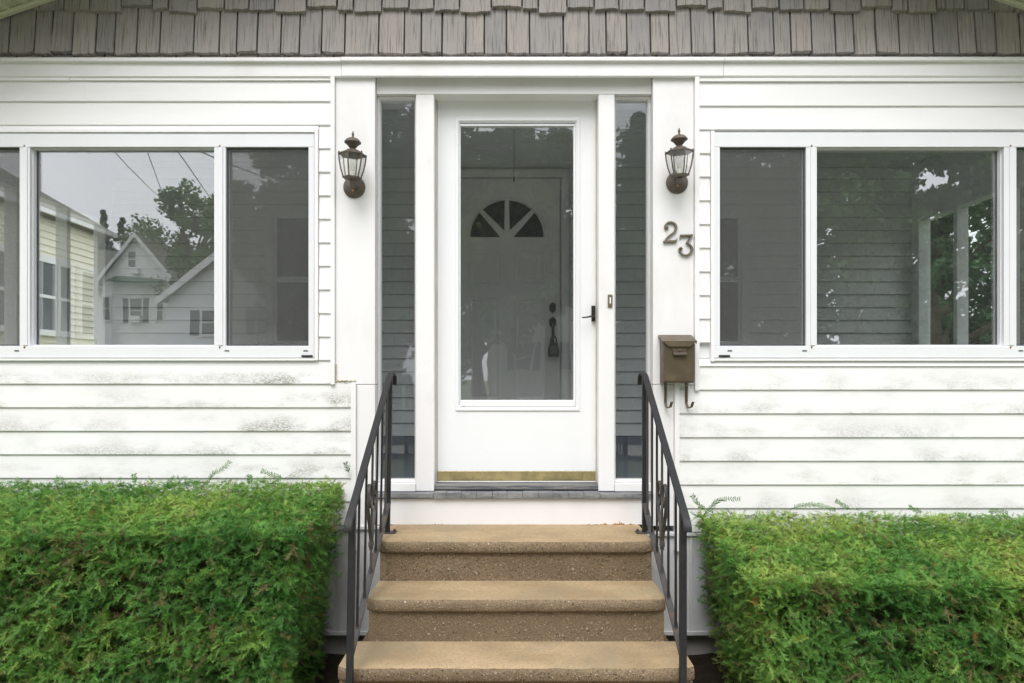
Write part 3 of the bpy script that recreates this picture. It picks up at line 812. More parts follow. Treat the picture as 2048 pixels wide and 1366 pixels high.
# --- inside the porch
YB = 1.70; PF = 0.93; PC = 3.16
B(-3.12, 3.12, 0.20, YB + 0.2, PF - 0.1, PF).build('porch_floor', 'porch_floor', house)
B(-3.12, 3.12, 0.115, YB + 0.2, PC, PC + 0.05).build('porch_ceiling', 'ceiling', house)
for i in range(22):
    y = 0.16 + i * 0.0725
    B(-3.11, 3.11, y, y + 0.069, PC - 0.008, PC - 0.0005).build('ceiling_plank', 'ceiling', house)
B(-3.12, 3.12, YB + 0.02, YB + 0.12, PF, PC).build('wall', 'plaster', house)
xe0, xe1 = X(900, YB), X(1126, YB)
zz = Z(872, YB)
B(-3.1, xe0 - 0.06, YB - 0.004, YB + 0.019, PF, zz).build('baseboard', 'porch_floor', house)
B(xe1 + 0.06, 3.1, YB - 0.004, YB + 0.019, PF, zz).build('baseboard', 'porch_floor', house)
st = 25.7 / S(YB)
zc = zz + 0.001
while zc < PC - 0.02:
    zt = min(zc + st - 0.004, PC - 0.012)
    for a, c in ((-3.1, xe0 - 0.06), (xe1 + 0.06, 3.1)):
        if zc > Z(350, YB) and a < 0: c = 3.1
        elif zc > Z(350, YB): continue
        prof = [(YB - 0.010, zc), (YB + 0.019, zc), (YB + 0.019, zt), (YB + 0.004, zt), (YB - 0.012, zc + 0.004)]
        MB().extrude_x(prof, a, c).build('porch_siding_board', 'porch_siding', house)
    zc += st
# dark house windows on the back wall
for p0, p1 in ((548, 640), (1408, 1482)):
    wn = empty('inner_window', house)
    a, c, z0, z1 = X(p0, YB), X(p1, YB), Z(690, YB), Z(430, YB)
    MB().ring(a, c, z0, z1, [(-0.06, YB + 0.01), (-0.06, YB - 0.03), (0, YB - 0.034), (0.0, YB - 0.022), (0.03, YB - 0.024), (0.03, YB - 0.01)]).build('frame', 'plaster', wn)
    B(a + 0.001, c - 0.001, YB - 0.026, YB - 0.0175, (z0 + z1) / 2 - 0.02, (z0 + z1) / 2 + 0.02).build('meeting_rail', 'plaster', wn)
    B(a + 0.02, c - 0.02, YB - 0.017, YB - 0.014, z0 + 0.001, z1 - 0.001).build('pane', 'glass_far', wn)
# end walls with a window each
for sg in (-1, 1):
    xa, xb = (3.10, 3.20)
    def eb(y0, y1, z0, z1, name, mat, parent=house, x0=xa, x1=xb):
        a, c = sorted((sg * x0, sg * x1))
        return B(a, c, y0, y1, z0, z1).build(name, mat, parent, bevel=0.002)
    z0, z1, y0, y1 = 1.62, 2.74, 0.20, 1.62
    eb(0.112, YB + 0.019, PF - 0.8, z0, 'wall', 'plaster'); eb(0.112, YB + 0.019, z1, PC + 0.1, 'wall', 'plaster')
    eb(0.112, y0, z0 + 0.001, z1 - 0.001, 'wall', 'plaster'); eb(y1, YB + 0.019, z0 + 0.001, z1 - 0.001, 'wall', 'plaster')
    wn = empty('end_window', house)
    for n_, q in (('jamb', (y0 + .001, y0 + 0.035, z0 + .002, z1 - .002)), ('jamb', (y1 - 0.035, y1 - .001, z0 + .002, z1 - .002)), ('head_rail', (y0 + 0.036, y1 - 0.036, z1 - 0.04, z1 - .002)), ('bottom_rail', (y0 + 0.036, y1 - 0.036, z0 + .002, z0 + 0.05)), ('mullion', (1.14, 1.18, z0 + 0.051, z1 - 0.041)), ('mullion', (0.66, 0.69, z0 + 0.051, z1 - 0.041))):
        eb(*q, n_, 'alu', wn, 3.09, 3.17)
    eb(y0 + 0.03, y1 - 0.03, z0 + 0.04, z1 - 0.03, 'pane', 'glass_inner', wn, 3.13, 3.135)
# rest of the house behind the porch
B(-HX, HX, YB + 0.125, 9.0, 0.0, PC + 0.1).build('house_body', 'far_white', house)

# --- entry door inside the porch
ed = tag(empty('entry_door', house), 'grey-white panelled house door with dark fan window behind the storm door')
a, c, z0, z1 = X(906, YB), X(1120, YB), Z(881, YB), Z(358, YB)
YE = YB - 0.012
B(a, c, YE, YB + 0.019, z0, z1).build('slab', 'house_door', ed, bevel=0.003)
MB().ring(a - 0.065, c + 0.065, z0 - 0.065, z1 + 0.065, [(0, YB + 0.018), (0, YE - 0.014), (0.05, YE - 0.018), (0.058, YE - 0.006), (0.058, YE + 0.01)]).build('door_casing', 'house_door', ed)
for p0, p1, q0, q1 in ((940, 1000, 800, 597), (1030, 1090, 800, 597), (940, 1000, 568, 500), (1030, 1090, 568, 500)):
    MB().ring(X(p0, YB), X(p1, YB), Z(q0, YB), Z(q1, YB), [(0, YE + 0.001), (0.006, YE - 0.008), (0.014, YE - 0.006), (0.02, YE - 0.001), (0.03, YE - 0.001), (0.045, YE - 0.006), (0.07, YE - 0.006)]).build('panel', 'house_door', ed)
cx, cz = X(1014, YB), Z(475, YB); R1, R2 = 73 / S(YB), 15 / S(YB)
for k in range(4):
    t0, t1 = math.pi * k / 4, math.pi * (k + 1) / 4
    gap = 0.017
    mid = (t0 + t1) / 2
    pts = []
    for q in range(9):
        t = t0 + (t1 - t0) * q / 8
        lim = gap / R1 if (q == 0 and k > 0) or (q == 8 and k < 3) else 0
        t = min(max(t, t0 + (gap / R1 if k > 0 else 0)), t1 - (gap / R1 if k < 3 else 0))
        pts.append((R1 * math.cos(t), R1 * math.sin(t)))
    off = 0.055
    pts.append((off * math.cos(mid), max(0.0, off * math.sin(mid)) if k in (1, 2) else 0.0))
    MB().extrude_y([(cx + x, cz + z) for x, z in pts], YE - 0.0035, YE + 0.001).build('fan_pane', 'glass_dark', ed)
arc = [(cx + (R1 + 0.014) * math.cos(math.pi * i / 24), YE - 0.004, cz + (R1 + 0.014) * math.sin(math.pi * i / 24)) for i in range(25)]
MB().tube(arc, 0.008, 6).build('fan_moulding', 'house_door', ed, smooth=60)
lk = MB()
lx = X(1105, YB)
def plate_y(m, pts, y0, y1): m.extrude_y([(lx + x / S(YB), Z(y, YB)) for x, y in pts], y0, y1)
plate_y(lk, [(0, 605), (-6, 610), (-6, 621), (0, 628), (6, 621), (6, 610)], YE - 0.02, YE)
plate_y(lk, [(0, 633), (-7, 640), (-6, 651), (-2, 656), (2, 656), (6, 651), (7, 640)], YE - 0.012, YE)
lk.tube([(lx, YE - 0.005, Z(650, YB)), (lx, YE - 0.05, Z(653, YB)), (lx, YE - 0.055, Z(668, YB)), (lx, YE - 0.045, Z(680, YB)), (lx, YE - 0.004, Z(685, YB))], [0.010, 0.011, 0.012, 0.010, 0.009], 8)
lk.build('handle_set', 'black', ed, smooth=40)
lb = empty('lock_box', loc=(lx + 0.005, YE - 0.05, Z(714, YB)))
tag(lb, 'dark key lock box hanging from the handle of the inner door', 'lock box')
MB().extrude_y([(-0.043, 0), (0.043, 0), (0.043, 0.05), (0.03, 0.105), (-0.03, 0.105), (-0.043, 0.05)], -0.02, 0.02).build('case', 'black', lb, bevel=0.005)
B(-0.028, 0.028, -0.024, -0.0205, 0.02, 0.085).build('face_plate', 'lockbox', lb, bevel=0.002)
MB().tube([(-0.022, 0, 0.1), (-0.022, 0, 0.135), (-0.012, 0, 0.155), (0.012, 0, 0.155), (0.022, 0, 0.135), (0.022, 0, 0.1)], 0.006, 8).build('shackle', 'black', lb, smooth=50)
pc = empty('pull_cord', loc=(X(1028, 0.9), 0.9, PC)); tag(pc, 'black pull cord hanging from porch ceiling behind the storm door glass', 'cord')
MB().tube([(0, 0, 0), (0.001, 0, -0.15), (0, 0, Z(352, 0.9) - PC)], 0.0018, 6).build('cord', 'black', pc)
MB().lathe([(0.002, 0.0), (0.006, -0.01), (0.005, -0.03), (0.001, -0.045)], 10, (0, 0, Z(352, 0.9) - PC)).build('pull_knob', 'black', pc, smooth=50)

# ================================================================== WALL LANTERNS
def lantern(x, z, bx, bz, spin, tilt, label):
    t = tag(empty('wall_lantern', loc=(bx, 0.0, bz)), label, 'lantern', 'lanterns either side of the door')
    MB().lathe([(0.058, 0.0), (0.058, 0.006), (0.052, 0.012), (0.047, 0.013), (0.044, 0.020), (0.030, 0.026), (0.012, 0.030)], 28, (0, -0.0005, 0), axis='y').build('back_plate', 'bronze', t, smooth=40)
    ox, oy, oz = x - bx, -0.115, z - bz
    MB().tube([(0, -0.02, 0.0), (ox * .3, -0.06, -0.012), (ox * .8, -0.10, -0.006), (ox, oy, oz - 0.004)], [0.016, 0.014, 0.014, 0.018], 12).build('arm', 'bronze', t, smooth=50)
    MB().tube([(ox * .5 - 0.002, -0.055, -0.012), (ox * .5 - 0.002, -0.062, -0.034)], [0.006, 0.0055], 10).build('thumb_screw', 'bronze_bright', t, smooth=50)
    M = Matrix.Translation((ox, oy, oz)) @ Euler((math.radians(1.5), math.radians(tilt), math.radians(spin))).to_matrix().to_4x4()
    prof = [(0.045, 0.0), (0.058, 0.04), (0.066, 0.08), (0.0695, 0.112)]
    def put(m, name, mat, smooth=None):
        m.v = [tuple(M @ Vector(v)) for v in m.v]; return m.build(name, mat, t, smooth=smooth)
    put(MB().lathe([(0.012, -0.012), (0.03, -0.010), (0.049, -0.006), (0.050, 0.0), (0.04, 0.002)], 6), 'base_ring', 'bronze')
    for k in range(6):
        a = math.pi / 3 * k
        d = Vector((math.cos(a), math.sin(a), 0)); a2 = a + math.pi / 3; d2 = Vector((math.cos(a2), math.sin(a2), 0))
        put(MB().tube([tuple(d * r + Vector((0, 0, h))) for r, h in prof] + [tuple(d * 0.068 + Vector((0, 0, 0.124)))], [0.0036, 0.0036, 0.0036, 0.0036, 0.0042], 6), 'rib', 'bronze', 60)
        v = []
        for r, h in prof: v += [tuple(d * (r - 0.002) + Vector((0, 0, h))), tuple(d2 * (r - 0.002) + Vector((0, 0, h)))]
        v2 = [tuple(Vector(p) - (d + d2) * 0.0012) for p in v]
        f = [(2 * i, 2 * i + 1, 2 * i + 3, 2 * i + 2) for i in range(3)]
        m = MB().add(v, f); m.add(v2, f)
        m.add(v[:2] + v2[:2], [(0, 1, 3, 2)]); m.add(v[-2:] + v2[-2:], [(0, 1, 3, 2)])
        put(m, 'pane', 'glass_lamp')
    put(MB().lathe([(0.060, 0.110), (0.0715, 0.112), (0.0715, 0.117), (0.045, 0.130), (0.026, 0.140), (0.015, 0.146), (0.014, 0.150)], 6), 'roof', 'bronze')
    put(MB().lathe([(0.013, 0.146), (0.020, 0.154), (0.031, 0.167), (0.0425, 0.175), (0.043, 0.178), (0.036, 0.188), (0.026, 0.196), (0.014, 0.201), (0.006, 0.203)], 24), 'cap', 'bronze', 35)
    put(MB().lathe([(0.004, 0.202), (0.0065, 0.206), (0.004, 0.210), (0.007, 0.217), (0.005, 0.226), (0.0015, 0.236)], 12), 'finial', 'bronze', 50)
    put(MB().lathe([(0.013, 0.001), (0.013, 0.03), (0.011, 0.031)], 14), 'socket', 'button', 50)
    put(MB().lathe([(0.010, 0.031), (0.016, 0.05), (0.024, 0.068), (0.025, 0.078), (0.018, 0.094), (0.004, 0.1)], 18), 'bulb', 'bulb', 60)
    return t
lantern(X(704, -.115), Z(355, -.115), X(709), Z(375), 24, 1.0, 'bronze hexagonal wall lantern left of the storm door')
lantern(X(1359, -.115), Z(350, -.115), X(1353.5), Z(366), 40, -3.0, 'bronze hexagonal wall lantern right of the door above the numerals')

# ================================================================== HOUSE NUMBERS
def cr(pts, n=6):
    out = []
    P = [pts[0]] + list(pts) + [pts[-1]]
    for i in range(1, len(P) - 2):
        p0, p1, p2, p3 = (np.array(q, float) for q in P[i - 1:i + 3])
        for k in range(n):
            t = k / n
            out.append(0.5 * ((2 * p1) + (-p0 + p2) * t + (2 * p0 - 5 * p1 + 4 * p2 - p3) * t * t + (-p0 + 3 * p1 - 3 * p2 + p3) * t ** 3))
    out.append(np.array(pts[-1], float)); return out
def numeral(strokes, holes, label):
    # strokes: (x, y, width) in the enlarged photo's pixels (11.38 per photo pixel)
    def wx(v): return X(1290 + v / 11.383, -0.02)
    def wz(v): return Z(420 + v / 11.383, -0.02)
    k = 1 / 11.383 / S(-0.02)
    o = None; m = MB()
    for si, st in enumerate(strokes):
        pts = cr(st, 6) if len(st) > 3 else [np.array(q, float) for q in st]
        L_, R_ = [], []
        for i, p in enumerate(pts):
            a, b = pts[max(i - 1, 0)], pts[min(i + 1, len(pts) - 1)]
            t = (b - a)[:2]; t = t / (np.linalg.norm(t) + 1e-9); n = np.array([-t[1], t[0]])
            L_.append(p[:2] + n * p[2] * 0.42); R_.append(p[:2] - n * p[2] * 0.42)
        y0, yb = -0.0135 - 0.0006 * si, -0.0008
        v = []
        for l, r in zip(L_, R_):
            mid = (l + r) / 2; li = l * 0.8 + mid * 0.2; rr = r * 0.8 + mid * 0.2
            v += [(wx(l[0]), yb, wz(l[1])), (wx(l[0]), y0 + 0.003, wz(l[1])), (wx(li[0]), y0, wz(li[1])), (wx(rr[0]), y0, wz(rr[1])), (wx(r[0]), y0 + 0.003, wz(r[1])), (wx(r[0]), yb, wz(r[1]))]
        f = []
        for i in range(len(pts) - 1):
            for q in range(5): f.append((i * 6 + q, i * 6 + q + 1, i * 6 + q + 7, i * 6 + q + 6))
        e = (len(pts) - 1) * 6
        f += [(0, 1, 2, 3, 4, 5), (e + 5, e + 4, e + 3, e + 2, e + 1, e)]
        m.add(v, f)
    root = tag(empty('house_number', loc=(0, 0, 0)), label, 'house number', 'house numerals')
    m.build('numeral', 'number', root)
    for hx_, hy_ in holes:
        MB().lathe([(0.0032, 0), (0.0022, 0.0015)], 8, (wx(hx_), -0.0148, wz(hy_)), axis='y').build('screw', 'rust', root)
    return root
numeral([[(505, 425, 45), (530, 395, 50), (505, 375, 46)], [(500, 435, 30), (465, 405, 26), (470, 340, 34), (530, 280, 40), (610, 268, 46), (685, 305, 58), (722, 385, 66), (700, 465, 56), (640, 525, 48), (560, 580, 42), (500, 640, 38), (465, 715, 40)], [(428, 715, 56), (590, 706, 56), (720, 702, 60)], [(705, 715, 44), (742, 640, 16)]],
        [(505, 395), (592, 698)], 'antique brass numeral 2 screwed to the white pilaster')
numeral([[(812, 575, 56), (950, 572, 58), (1098, 566, 60)], [(830, 570, 40), (800, 642, 16)], [(1085, 560, 40), (1020, 655, 38), (955, 745, 34)], [(948, 740, 30), (1020, 775, 42), (1070, 840, 62), (1080, 910, 66), (1040, 980, 58), (960, 1022, 46), (880, 1012, 36), (810, 960, 30), (787, 900, 28), (800, 860, 30), (835, 845, 34)], [(820, 900, 44), (855, 870, 46), (830, 850, 44)]],
        [(950, 568), (835, 870)], 'antique brass numeral 3 set lower beside the channel trim')

# ================================================================== MAILBOX
mb = tag(empty('mailbox', loc=(X(1354), 0, 1.48)), 'brown metal wall mailbox with two hooks below the house number', 'mailbox')
x0, x1 = 0.773 - X(1354), 0.9436 - X(1354)
zT, zF, zB = 1.738 - 1.48, 1.700 - 1.48, 1.4846 - 1.48
bd = MB()
bp = [(-0.001, zB), (-0.08, zB), (-0.092, zB + 0.008), (-0.097, zF - 0.012), (-0.001, zT - 0.006)]
bd.extrude_x(bp, x0 + 0.006, x1 - 0.006); bd.build('body', 'mailbox', mb, bevel=0.003)
ld = MB()
e = 0.003
top = [(x0 - 0.002, -0.001, zT), (x1 + 0.002, -0.001, zT), (x1 + 0.004, -0.105, zF), (x0 - 0.004, -0.105, zF)]
fl = [(x0 + 0.030, -0.107, zF - 0.028), (x1 - 0.030, -0.107, zF - 0.028)]
lo = [(p[0], p[1], p[2] - e) for p in top]
ld.add(top + lo, [(0, 3, 2, 1), (4, 5, 6, 7), (0, 1, 5, 4), (1, 2, 6, 5), (3, 0, 4, 7)])
n0 = [top[3], top[2], fl[1], fl[0]]; n1 = [(p[0], p[1] + e, p[2]) for p in n0]
ld.add(n0 + n1, [(0, 1, 2, 3), (7, 6, 5, 4), (0, 3, 7, 4), (1, 5, 6, 2), (3, 2, 6, 7)])
ld.add([(x0 + 0.032, -0.1075, zF - 0.0285), (x1 - 0.032, -0.1075, zF - 0.0285), (x1 - 0.046, -0.101, zF - 0.037), (x0 + 0.046, -0.101, zF - 0.037),
        (x0 + 0.032, -0.101, zF - 0.0285), (x1 - 0.032, -0.101, zF - 0.0285), (x1 - 0.046, -0.099, zF - 0.037), (x0 + 0.046, -0.099, zF - 0.037)], [(0, 1, 2, 3), (7, 6, 5, 4), (0, 3, 7, 4), (1, 5, 6, 2), (3, 2, 6, 7), (0, 4, 5, 1)])
ld.extrude_y([(x0 + 0.046, zF - 0.0375), (x1 - 0.046, zF - 0.0375), (x1 - 0.054, zF - 0.062), (x0 + 0.054, zF - 0.062)], -0.1005, -0.0975)
for s_ in (0, 1):
    xx = x0 - 0.003 if s_ == 0 else x1 + 0.003 - e
    ld.extrude_x([(-0.001, zT - 0.003), (-0.001, zT - 0.016), (-0.1045, zF - 0.014), (-0.1045, zF - 0.003)], xx, xx + e)
ld.build('lid', 'mailbox', mb)
mx = (x0 + x1) / 2 + 0.002
MB().extrude_y([(mx - 0.036, zF - 0.060), (mx + 0.036, zF - 0.060), (mx + 0.034, zF - 0.069), (mx + 0.026, zF - 0.073), (mx - 0.026, zF - 0.073), (mx - 0.034, zF - 0.069)], -0.112, -0.1).build('latch_tab', 'bronze', mb, bevel=0.002)
MB().lathe([(0.006, 0.0), (0.0065, 0.004), (0.003, 0.009)], 12, (mx, -0.1005, zF - 0.05), axis='y').build('lid_knob', 'bronze', mb, smooth=50)
for hxp in (1331.5, 1373.5):
    hx = X(hxp, -0.02) - X(1354)
    pts = [(-0.012, zB + 0.01), (-0.012, zB - 0.05), (-0.012, zB - 0.105), (-0.020, zB - 0.125), (-0.034, zB - 0.131), (-0.05, zB - 0.124), (-0.058, zB - 0.105), (-0.062, zB - 0.098)]
    m = MB().strip_yz(pts, -0.006, 0.006, 0.003)
    m.v = [(v[0] - (v[1] + 0.012) * 0.45 + hx, v[1], v[2]) for v in m.v]
    hk = m.build('hook', 'mailbox', mb)
    MB().lathe([(0.0025, 0), (0.0015, 0.0015)], 8, (hx, -0.0135, zB - 0.012), axis='y').build('rivet', 'button', hk)

# ================================================================== DOORBELL
db = tag(empty('doorbell', loc=(X(1220, YH), YH, Z(602, YH))), 'small brass doorbell with white button on the right door post', 'doorbell')
B(-0.0125, 0.0125, -0.009, -0.0003, -0.034, 0.034).build('plate', 'number', db, bevel=0.004)
B(-0.0038, 0.0038, -0.012, -0.0095, -0.015, 0.018).build('button', 'button', db, bevel=0.0015)
for q in (-0.026, 0.027): MB().lathe([(0.003, 0), (0.002, 0.001)], 8, (0, -0.0092, q), axis='y').build('screw', 'rust', db)

# ================================================================== CONCRETE STEPS
steps = tag(empty('concrete_steps', loc=(0, 0, 0)), 'sandy concrete front steps with pebbly worn risers', 'steps')
TZ = [0.737, 0.549, 0.363, 0.178]
TY = [-0.388, -0.652, -0.918, -1.19]
TX = [(-0.632, 0.668), (-0.630, 0.668), (-0.690, 0.722), (-0.72, 0.76)]
prev = 0.0
for i, (tz, ty, (a, c)) in enumerate(zip(TZ, TY, TX)):
    back = 0.0 if i == 0 else TY[i - 1] + 0.022
    nxs = 46
    # rounded nosing profile, front to back along the top
    prof = [(back + 0.15, tz - 0.055)] if False else []
    lip = [(ty + 0.024, tz - 0.055), (ty + 0.006, tz - 0.052), (ty, tz - 0.044), (ty, tz - 0.016), (ty + 0.004, tz - 0.007), (ty + 0.012, tz - 0.0015), (ty + 0.022, tz)]
    tops = [(ty + 0.022 + (back - ty - 0.022) * q / 6, tz) for q in range(1, 7)]
    line = lip + tops
    v = []; n = len(line)
    r = random.Random(i)
    for xi in range(nxs + 1):
        x = a + (c - a) * xi / nxs
        edge = min(xi, nxs - xi)
        pull = 0.022 * (1 - min(edge, 2) / 2) ** 2 if True else 0
        ch = r.uniform(-0.0025, 0.0025)
        for li, (y, z) in enumerate(line):
            f_ = 1.0 if li < 7 else 0.0
            v.append((x, y + f_ * (pull + ch), z + (r.uniform(-0.0012, 0.0012) if li < 6 else 0.0)))
    f, mi = [], []
    for xi in range(nxs):
        for li in range(n - 1):
            f.append((xi * n + li, (xi + 1) * n + li, (xi + 1) * n + li + 1, xi * n + li + 1)); mi.append(1 if li < 5 else 0)
    # closed ends, back and underside
    zb = tz - 0.055
    k = len(v)
    v += [(a, back, zb), (c, back, zb)]
    f += [tuple([k] + list(range(n - 1, -1, -1)))]; mi.append(1)
    e_ = nxs * n
    f += [tuple([k + 1] + list(range(e_, e_ + n)))]; mi.append(1)
    f += [tuple([k, k + 1] + [xi * n for xi in range(nxs, -1, -1)])]; mi.append(1)
    f += [tuple([k + 1, k] + [xi * n + n - 1 for xi in range(nxs + 1)])]; mi.append(1)
    m = MB(); m.v = v; m.f = f; m.mi = mi
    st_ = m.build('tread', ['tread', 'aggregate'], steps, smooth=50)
    base_z = (TZ[i + 1] if i < 3 else 0.0) - (0.0553 if i < 3 else 0.04)
    rz = MB()
    m2, n2 = 40, 6
    vv = []
    for q in range(n2 + 1):
        for p_ in range(m2 + 1):
            vv.append((a + 0.006 + (c - a - 0.012) * p_ / m2, ty + 0.024 + r.uniform(-0.0015, 0.0015) - 0.008 * (1 - q / n2) ** 4, base_z + (tz - 0.0555 - base_z) * q / n2))
    ff = [(q * (m2 + 1) + p_, q * (m2 + 1) + p_ + 1, (q + 1) * (m2 + 1) + p_ + 1, (q + 1) * (m2 + 1) + p_) for q in range(n2) for p_ in range(m2)]
    rz.add(vv, ff)
    rz.box(a + 0.006, c - 0.006, ty + 0.03, -0.004, base_z, tz - 0.0558)
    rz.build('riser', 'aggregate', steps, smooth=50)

# ================================================================== IRON HANDRAILS
def handrail(xr, label, lean):
    t = tag(empty('handrail', loc=(xr, -0.19, TZ[0])), label, 'handrail', 'iron handrails of the steps')
    oy, oz = -0.19, TZ[0]
    def P(y, z): return (y - oy, z - oz)
    yt, zt, yb, zb = -0.19, 1.528, -0.985, 0.985
    sl = (zt - zb) / (yt - yb)
    # moulded top rail with down-turned ends
    path = [(-0.085, 1.475), (-0.088, 1.505), (-0.10, 1.522), (-0.125, 1.53), (-0.175, 1.530), (-0.215, 1.514)]
    path += [(yt + (yb - yt) * q / 6, zt + (zb - zt) * q / 6) for q in range(1, 7)]
    path += [(-1.006, 0.970), (-1.020, 0.957), (-1.028, 0.940), (-1.028, 0.926)]
    m = MB().strip_yz([P(*p) for p in path], -0.0158, 0.0158, 0.011)
    m.build('top_rail', 'iron', t, bevel=0.004, smooth=40)
    m = MB().strip_yz([P(y, z - 0.012) for y, z in path[4:-4]], -0.009, 0.009, 0.010)
    m.build('rail_channel', 'iron', t)
    # posts
    py = -0.955
    MB().box(-0.0118, 0.0118, 0 - 0.0118, 0.0118, 0.006, 1.528 - oz - 0.008).build('post', 'iron', t, bevel=0.002)
    zpb = zt + sl * (py - yt)
    MB().box(-0.0128, 0.0128, py - oy - 0.0128, py - oy + 0.0128, TZ[3] - oz, zpb - oz - 0.004).build('post', 'iron', t, bevel=0.002)
    bpz = MB().box(-0.045, 0.045, -0.028, 0.028, 0.0005, 0.006).build('base_plate', 'iron_old', t, bevel=0.002)
    for q in (-0.034, 0.034): MB().lathe([(0.007, 0.0062), (0.007, 0.013), (0.003, 0.02)], 6, (q, 0.005, 0)).build('bolt', 'iron_old', bpz)
    # sloping bottom rail
    def bz(y): return 0.885 + (y - yt) * 0.60
    pts = [P(-0.175, 0.885), P(-0.20, 0.884), P(-0.225, 0.868)] + [P(y, bz(y)) for y in (-0.3, -0.5, -0.7, -0.9, -0.953)]
    MB().strip_yz(pts, -0.0135, 0.0135, 0.008).build('bottom_rail', 'iron_old', t, bevel=0.0015)
    # balusters
    for i, tt in enumerate((0.10, 0.24, 0.38, 0.52, 0.68, 0.85)):
        y = yt + (py - yt) * tt
        ztop = zt + sl * (y - yt) - 0.012
        MB().box(-0.0047, 0.0047, y - oy - 0.0047, y - oy + 0.0047, bz(y) - oz - 0.012, ztop - oz).build('baluster', 'iron' if i % 3 else 'iron_old', t, bevel=0.001)
        MB().lathe([(0.0075, 0), (0.007, 0.003), (0.003, 0.006)], 10, (0, y - oy, bz(y) - oz + 0.003)).build('rivet', 'iron_old', t, smooth=40)
    # lyre scroll in the middle, with a collar
    yc = yt + (py - yt) * 0.52; zc_ = bz(yc) + 0.205
    for sg in (-1, 1):
        crv = [(0.007, -0.10), (0.012, -0.05), (0.045, 0.02), (0.078, 0.09), (0.088, 0.14), (0.073, 0.185), (0.043, 0.195), (0.015, 0.17), (0.009, 0.125), (0.028, 0.092), (0.050, 0.10), (0.057, 0.125), (0.046, 0.14)]
        cc = cr([(a, b, 0) for a, b in crv], 5)
        MB().strip_yz([P(yc + sg * q[0], zc_ + q[1]) for q in cc], -0.0075, 0.0075, 0.004).build('scroll', 'iron_old', t, smooth=50)
    MB().box(-0.010, 0.010, yc - oy - 0.014, yc - oy + 0.014, zc_ - oz - 0.085, zc_ - oz - 0.062).build('collar', 'iron_old', t, bevel=0.002)
    t.rotation_euler = (0, math.radians(lean), 0)
    return t
handrail(-0.622, 'black iron handrail with scroll on the left side of the steps', 1.0)
handrail(0.662, 'black iron handrail with scroll on the right, below the mailbox', 0.0)

# ================================================================== YEW HEDGES
def spray(n_pairs, Ln, seed, shoots=0):
    r = random.Random(seed); v = []; f = []
    def shoot(org, ang, Ln, n_pairs):
        curve = r.uniform(-0.35, 0.35); ca, sa = math.cos(ang), math.sin(ang); dz = r.uniform(-0.25, 0.15)
        def ax(t):
            a_, b_ = Ln * t, Ln * curve * t * t
            return np.array(org) + np.array([a_ * ca - b_ * sa, a_ * sa + b_ * ca, dz * Ln * t * t])
        w0 = 0.0012
        k = len(v); v.extend([ax(0) + (sa * w0, -ca * w0, 0), ax(0) - (sa * w0, -ca * w0, 0), ax(1)])
        f.append((k, k + 1, k + 2))
        for i in range(n_pairs):
            t = (i + 0.6) / n_pairs; p = ax(t)
            ln = (0.019 if t < 0.7 else 0.019 * (1.25 - t) / 0.55) * r.uniform(0.6, 1.2)
            for sg in (-1, 1):
                if r.random() < 0.08: continue
                an = ang + math.radians(r.uniform(38, 78)) * sg * (1 - 0.45 * t)
                dr = np.array([math.cos(an), math.sin(an), r.uniform(-0.25, 0.5)])
                sd_ = np.array([-math.sin(an), math.cos(an), r.uniform(-0.6, 0.6)]) * 0.0017
                k = len(v); v.extend([p + sd_, p - sd_, p + dr * ln]); f.append((k, k + 1, k + 2))
        return ax
    ax = shoot((0, 0, 0), 0.0, Ln, n_pairs)
    for q in range(shoots):
        t = r.uniform(0.1, 0.55)
        shoot(ax(t), math.radians(r.uniform(30, 60)) * (1 if q % 2 else -1), Ln * r.uniform(0.35, 0.6), max(4, int(n_pairs * 0.5)))
    return np.array(v), f
SPR = [spray(n, l, i, q) for i, (n, l, q) in enumerate(((10, 0.058, 0), (13, 0.078, 1), (8, 0.045, 0), (12, 0.07, 2), (10, 0.052, 1), (7, 0.036, 0), (9, 0.05, 2), (6, 0.03, 0), (11, 0.06, 1)))]
def lumps(seed, freq):
    r = np.random.default_rng(seed)
    K = r.normal(size=(10, 3)) * freq; ph = r.uniform(0, 6.28, 10)
    return lambda p: np.sin(p @ K.T + ph).sum(1) / 4.5
def merge(name, mat, chunks, parent):
    vs = np.concatenate([c[0] for c in chunks]); cols = np.concatenate([c[2] for c in chunks])
    loops = []; off = 0
    for v, fq, _ in chunks:
        loops.append(fq + off); off += len(v)
    loops = np.concatenate(loops)
    me = bpy.data.meshes.new(name)
    me.vertices.add(len(vs)); me.vertices.foreach_set('co', vs.astype(np.float32).ravel())
    me.loops.add(loops.size); me.loops.foreach_set('vertex_index', loops.astype(np.int32).ravel())
    me.polygons.add(len(loops)); me.polygons.foreach_set('loop_start', np.arange(0, loops.size, loops.shape[1], dtype=np.int32))
    me.update(calc_edges=True)
    ca = me.color_attributes.new('tint', 'FLOAT_COLOR', 'POINT')
    ca.data.foreach_set('color', np.concatenate([cols, np.ones((len(cols), 1))], 1).astype(np.float32).ravel())
    me.materials.append(MT[mat])
    return link(name, me, parent)
def frames(d, n):
    d = d / np.linalg.norm(d, axis=1, keepdims=True)
    y = np.cross(n, d); y /= np.linalg.norm(y, axis=1, keepdims=True) + 1e-9
    z = np.cross(d, y)
    return np.stack([d, y, z], 2)
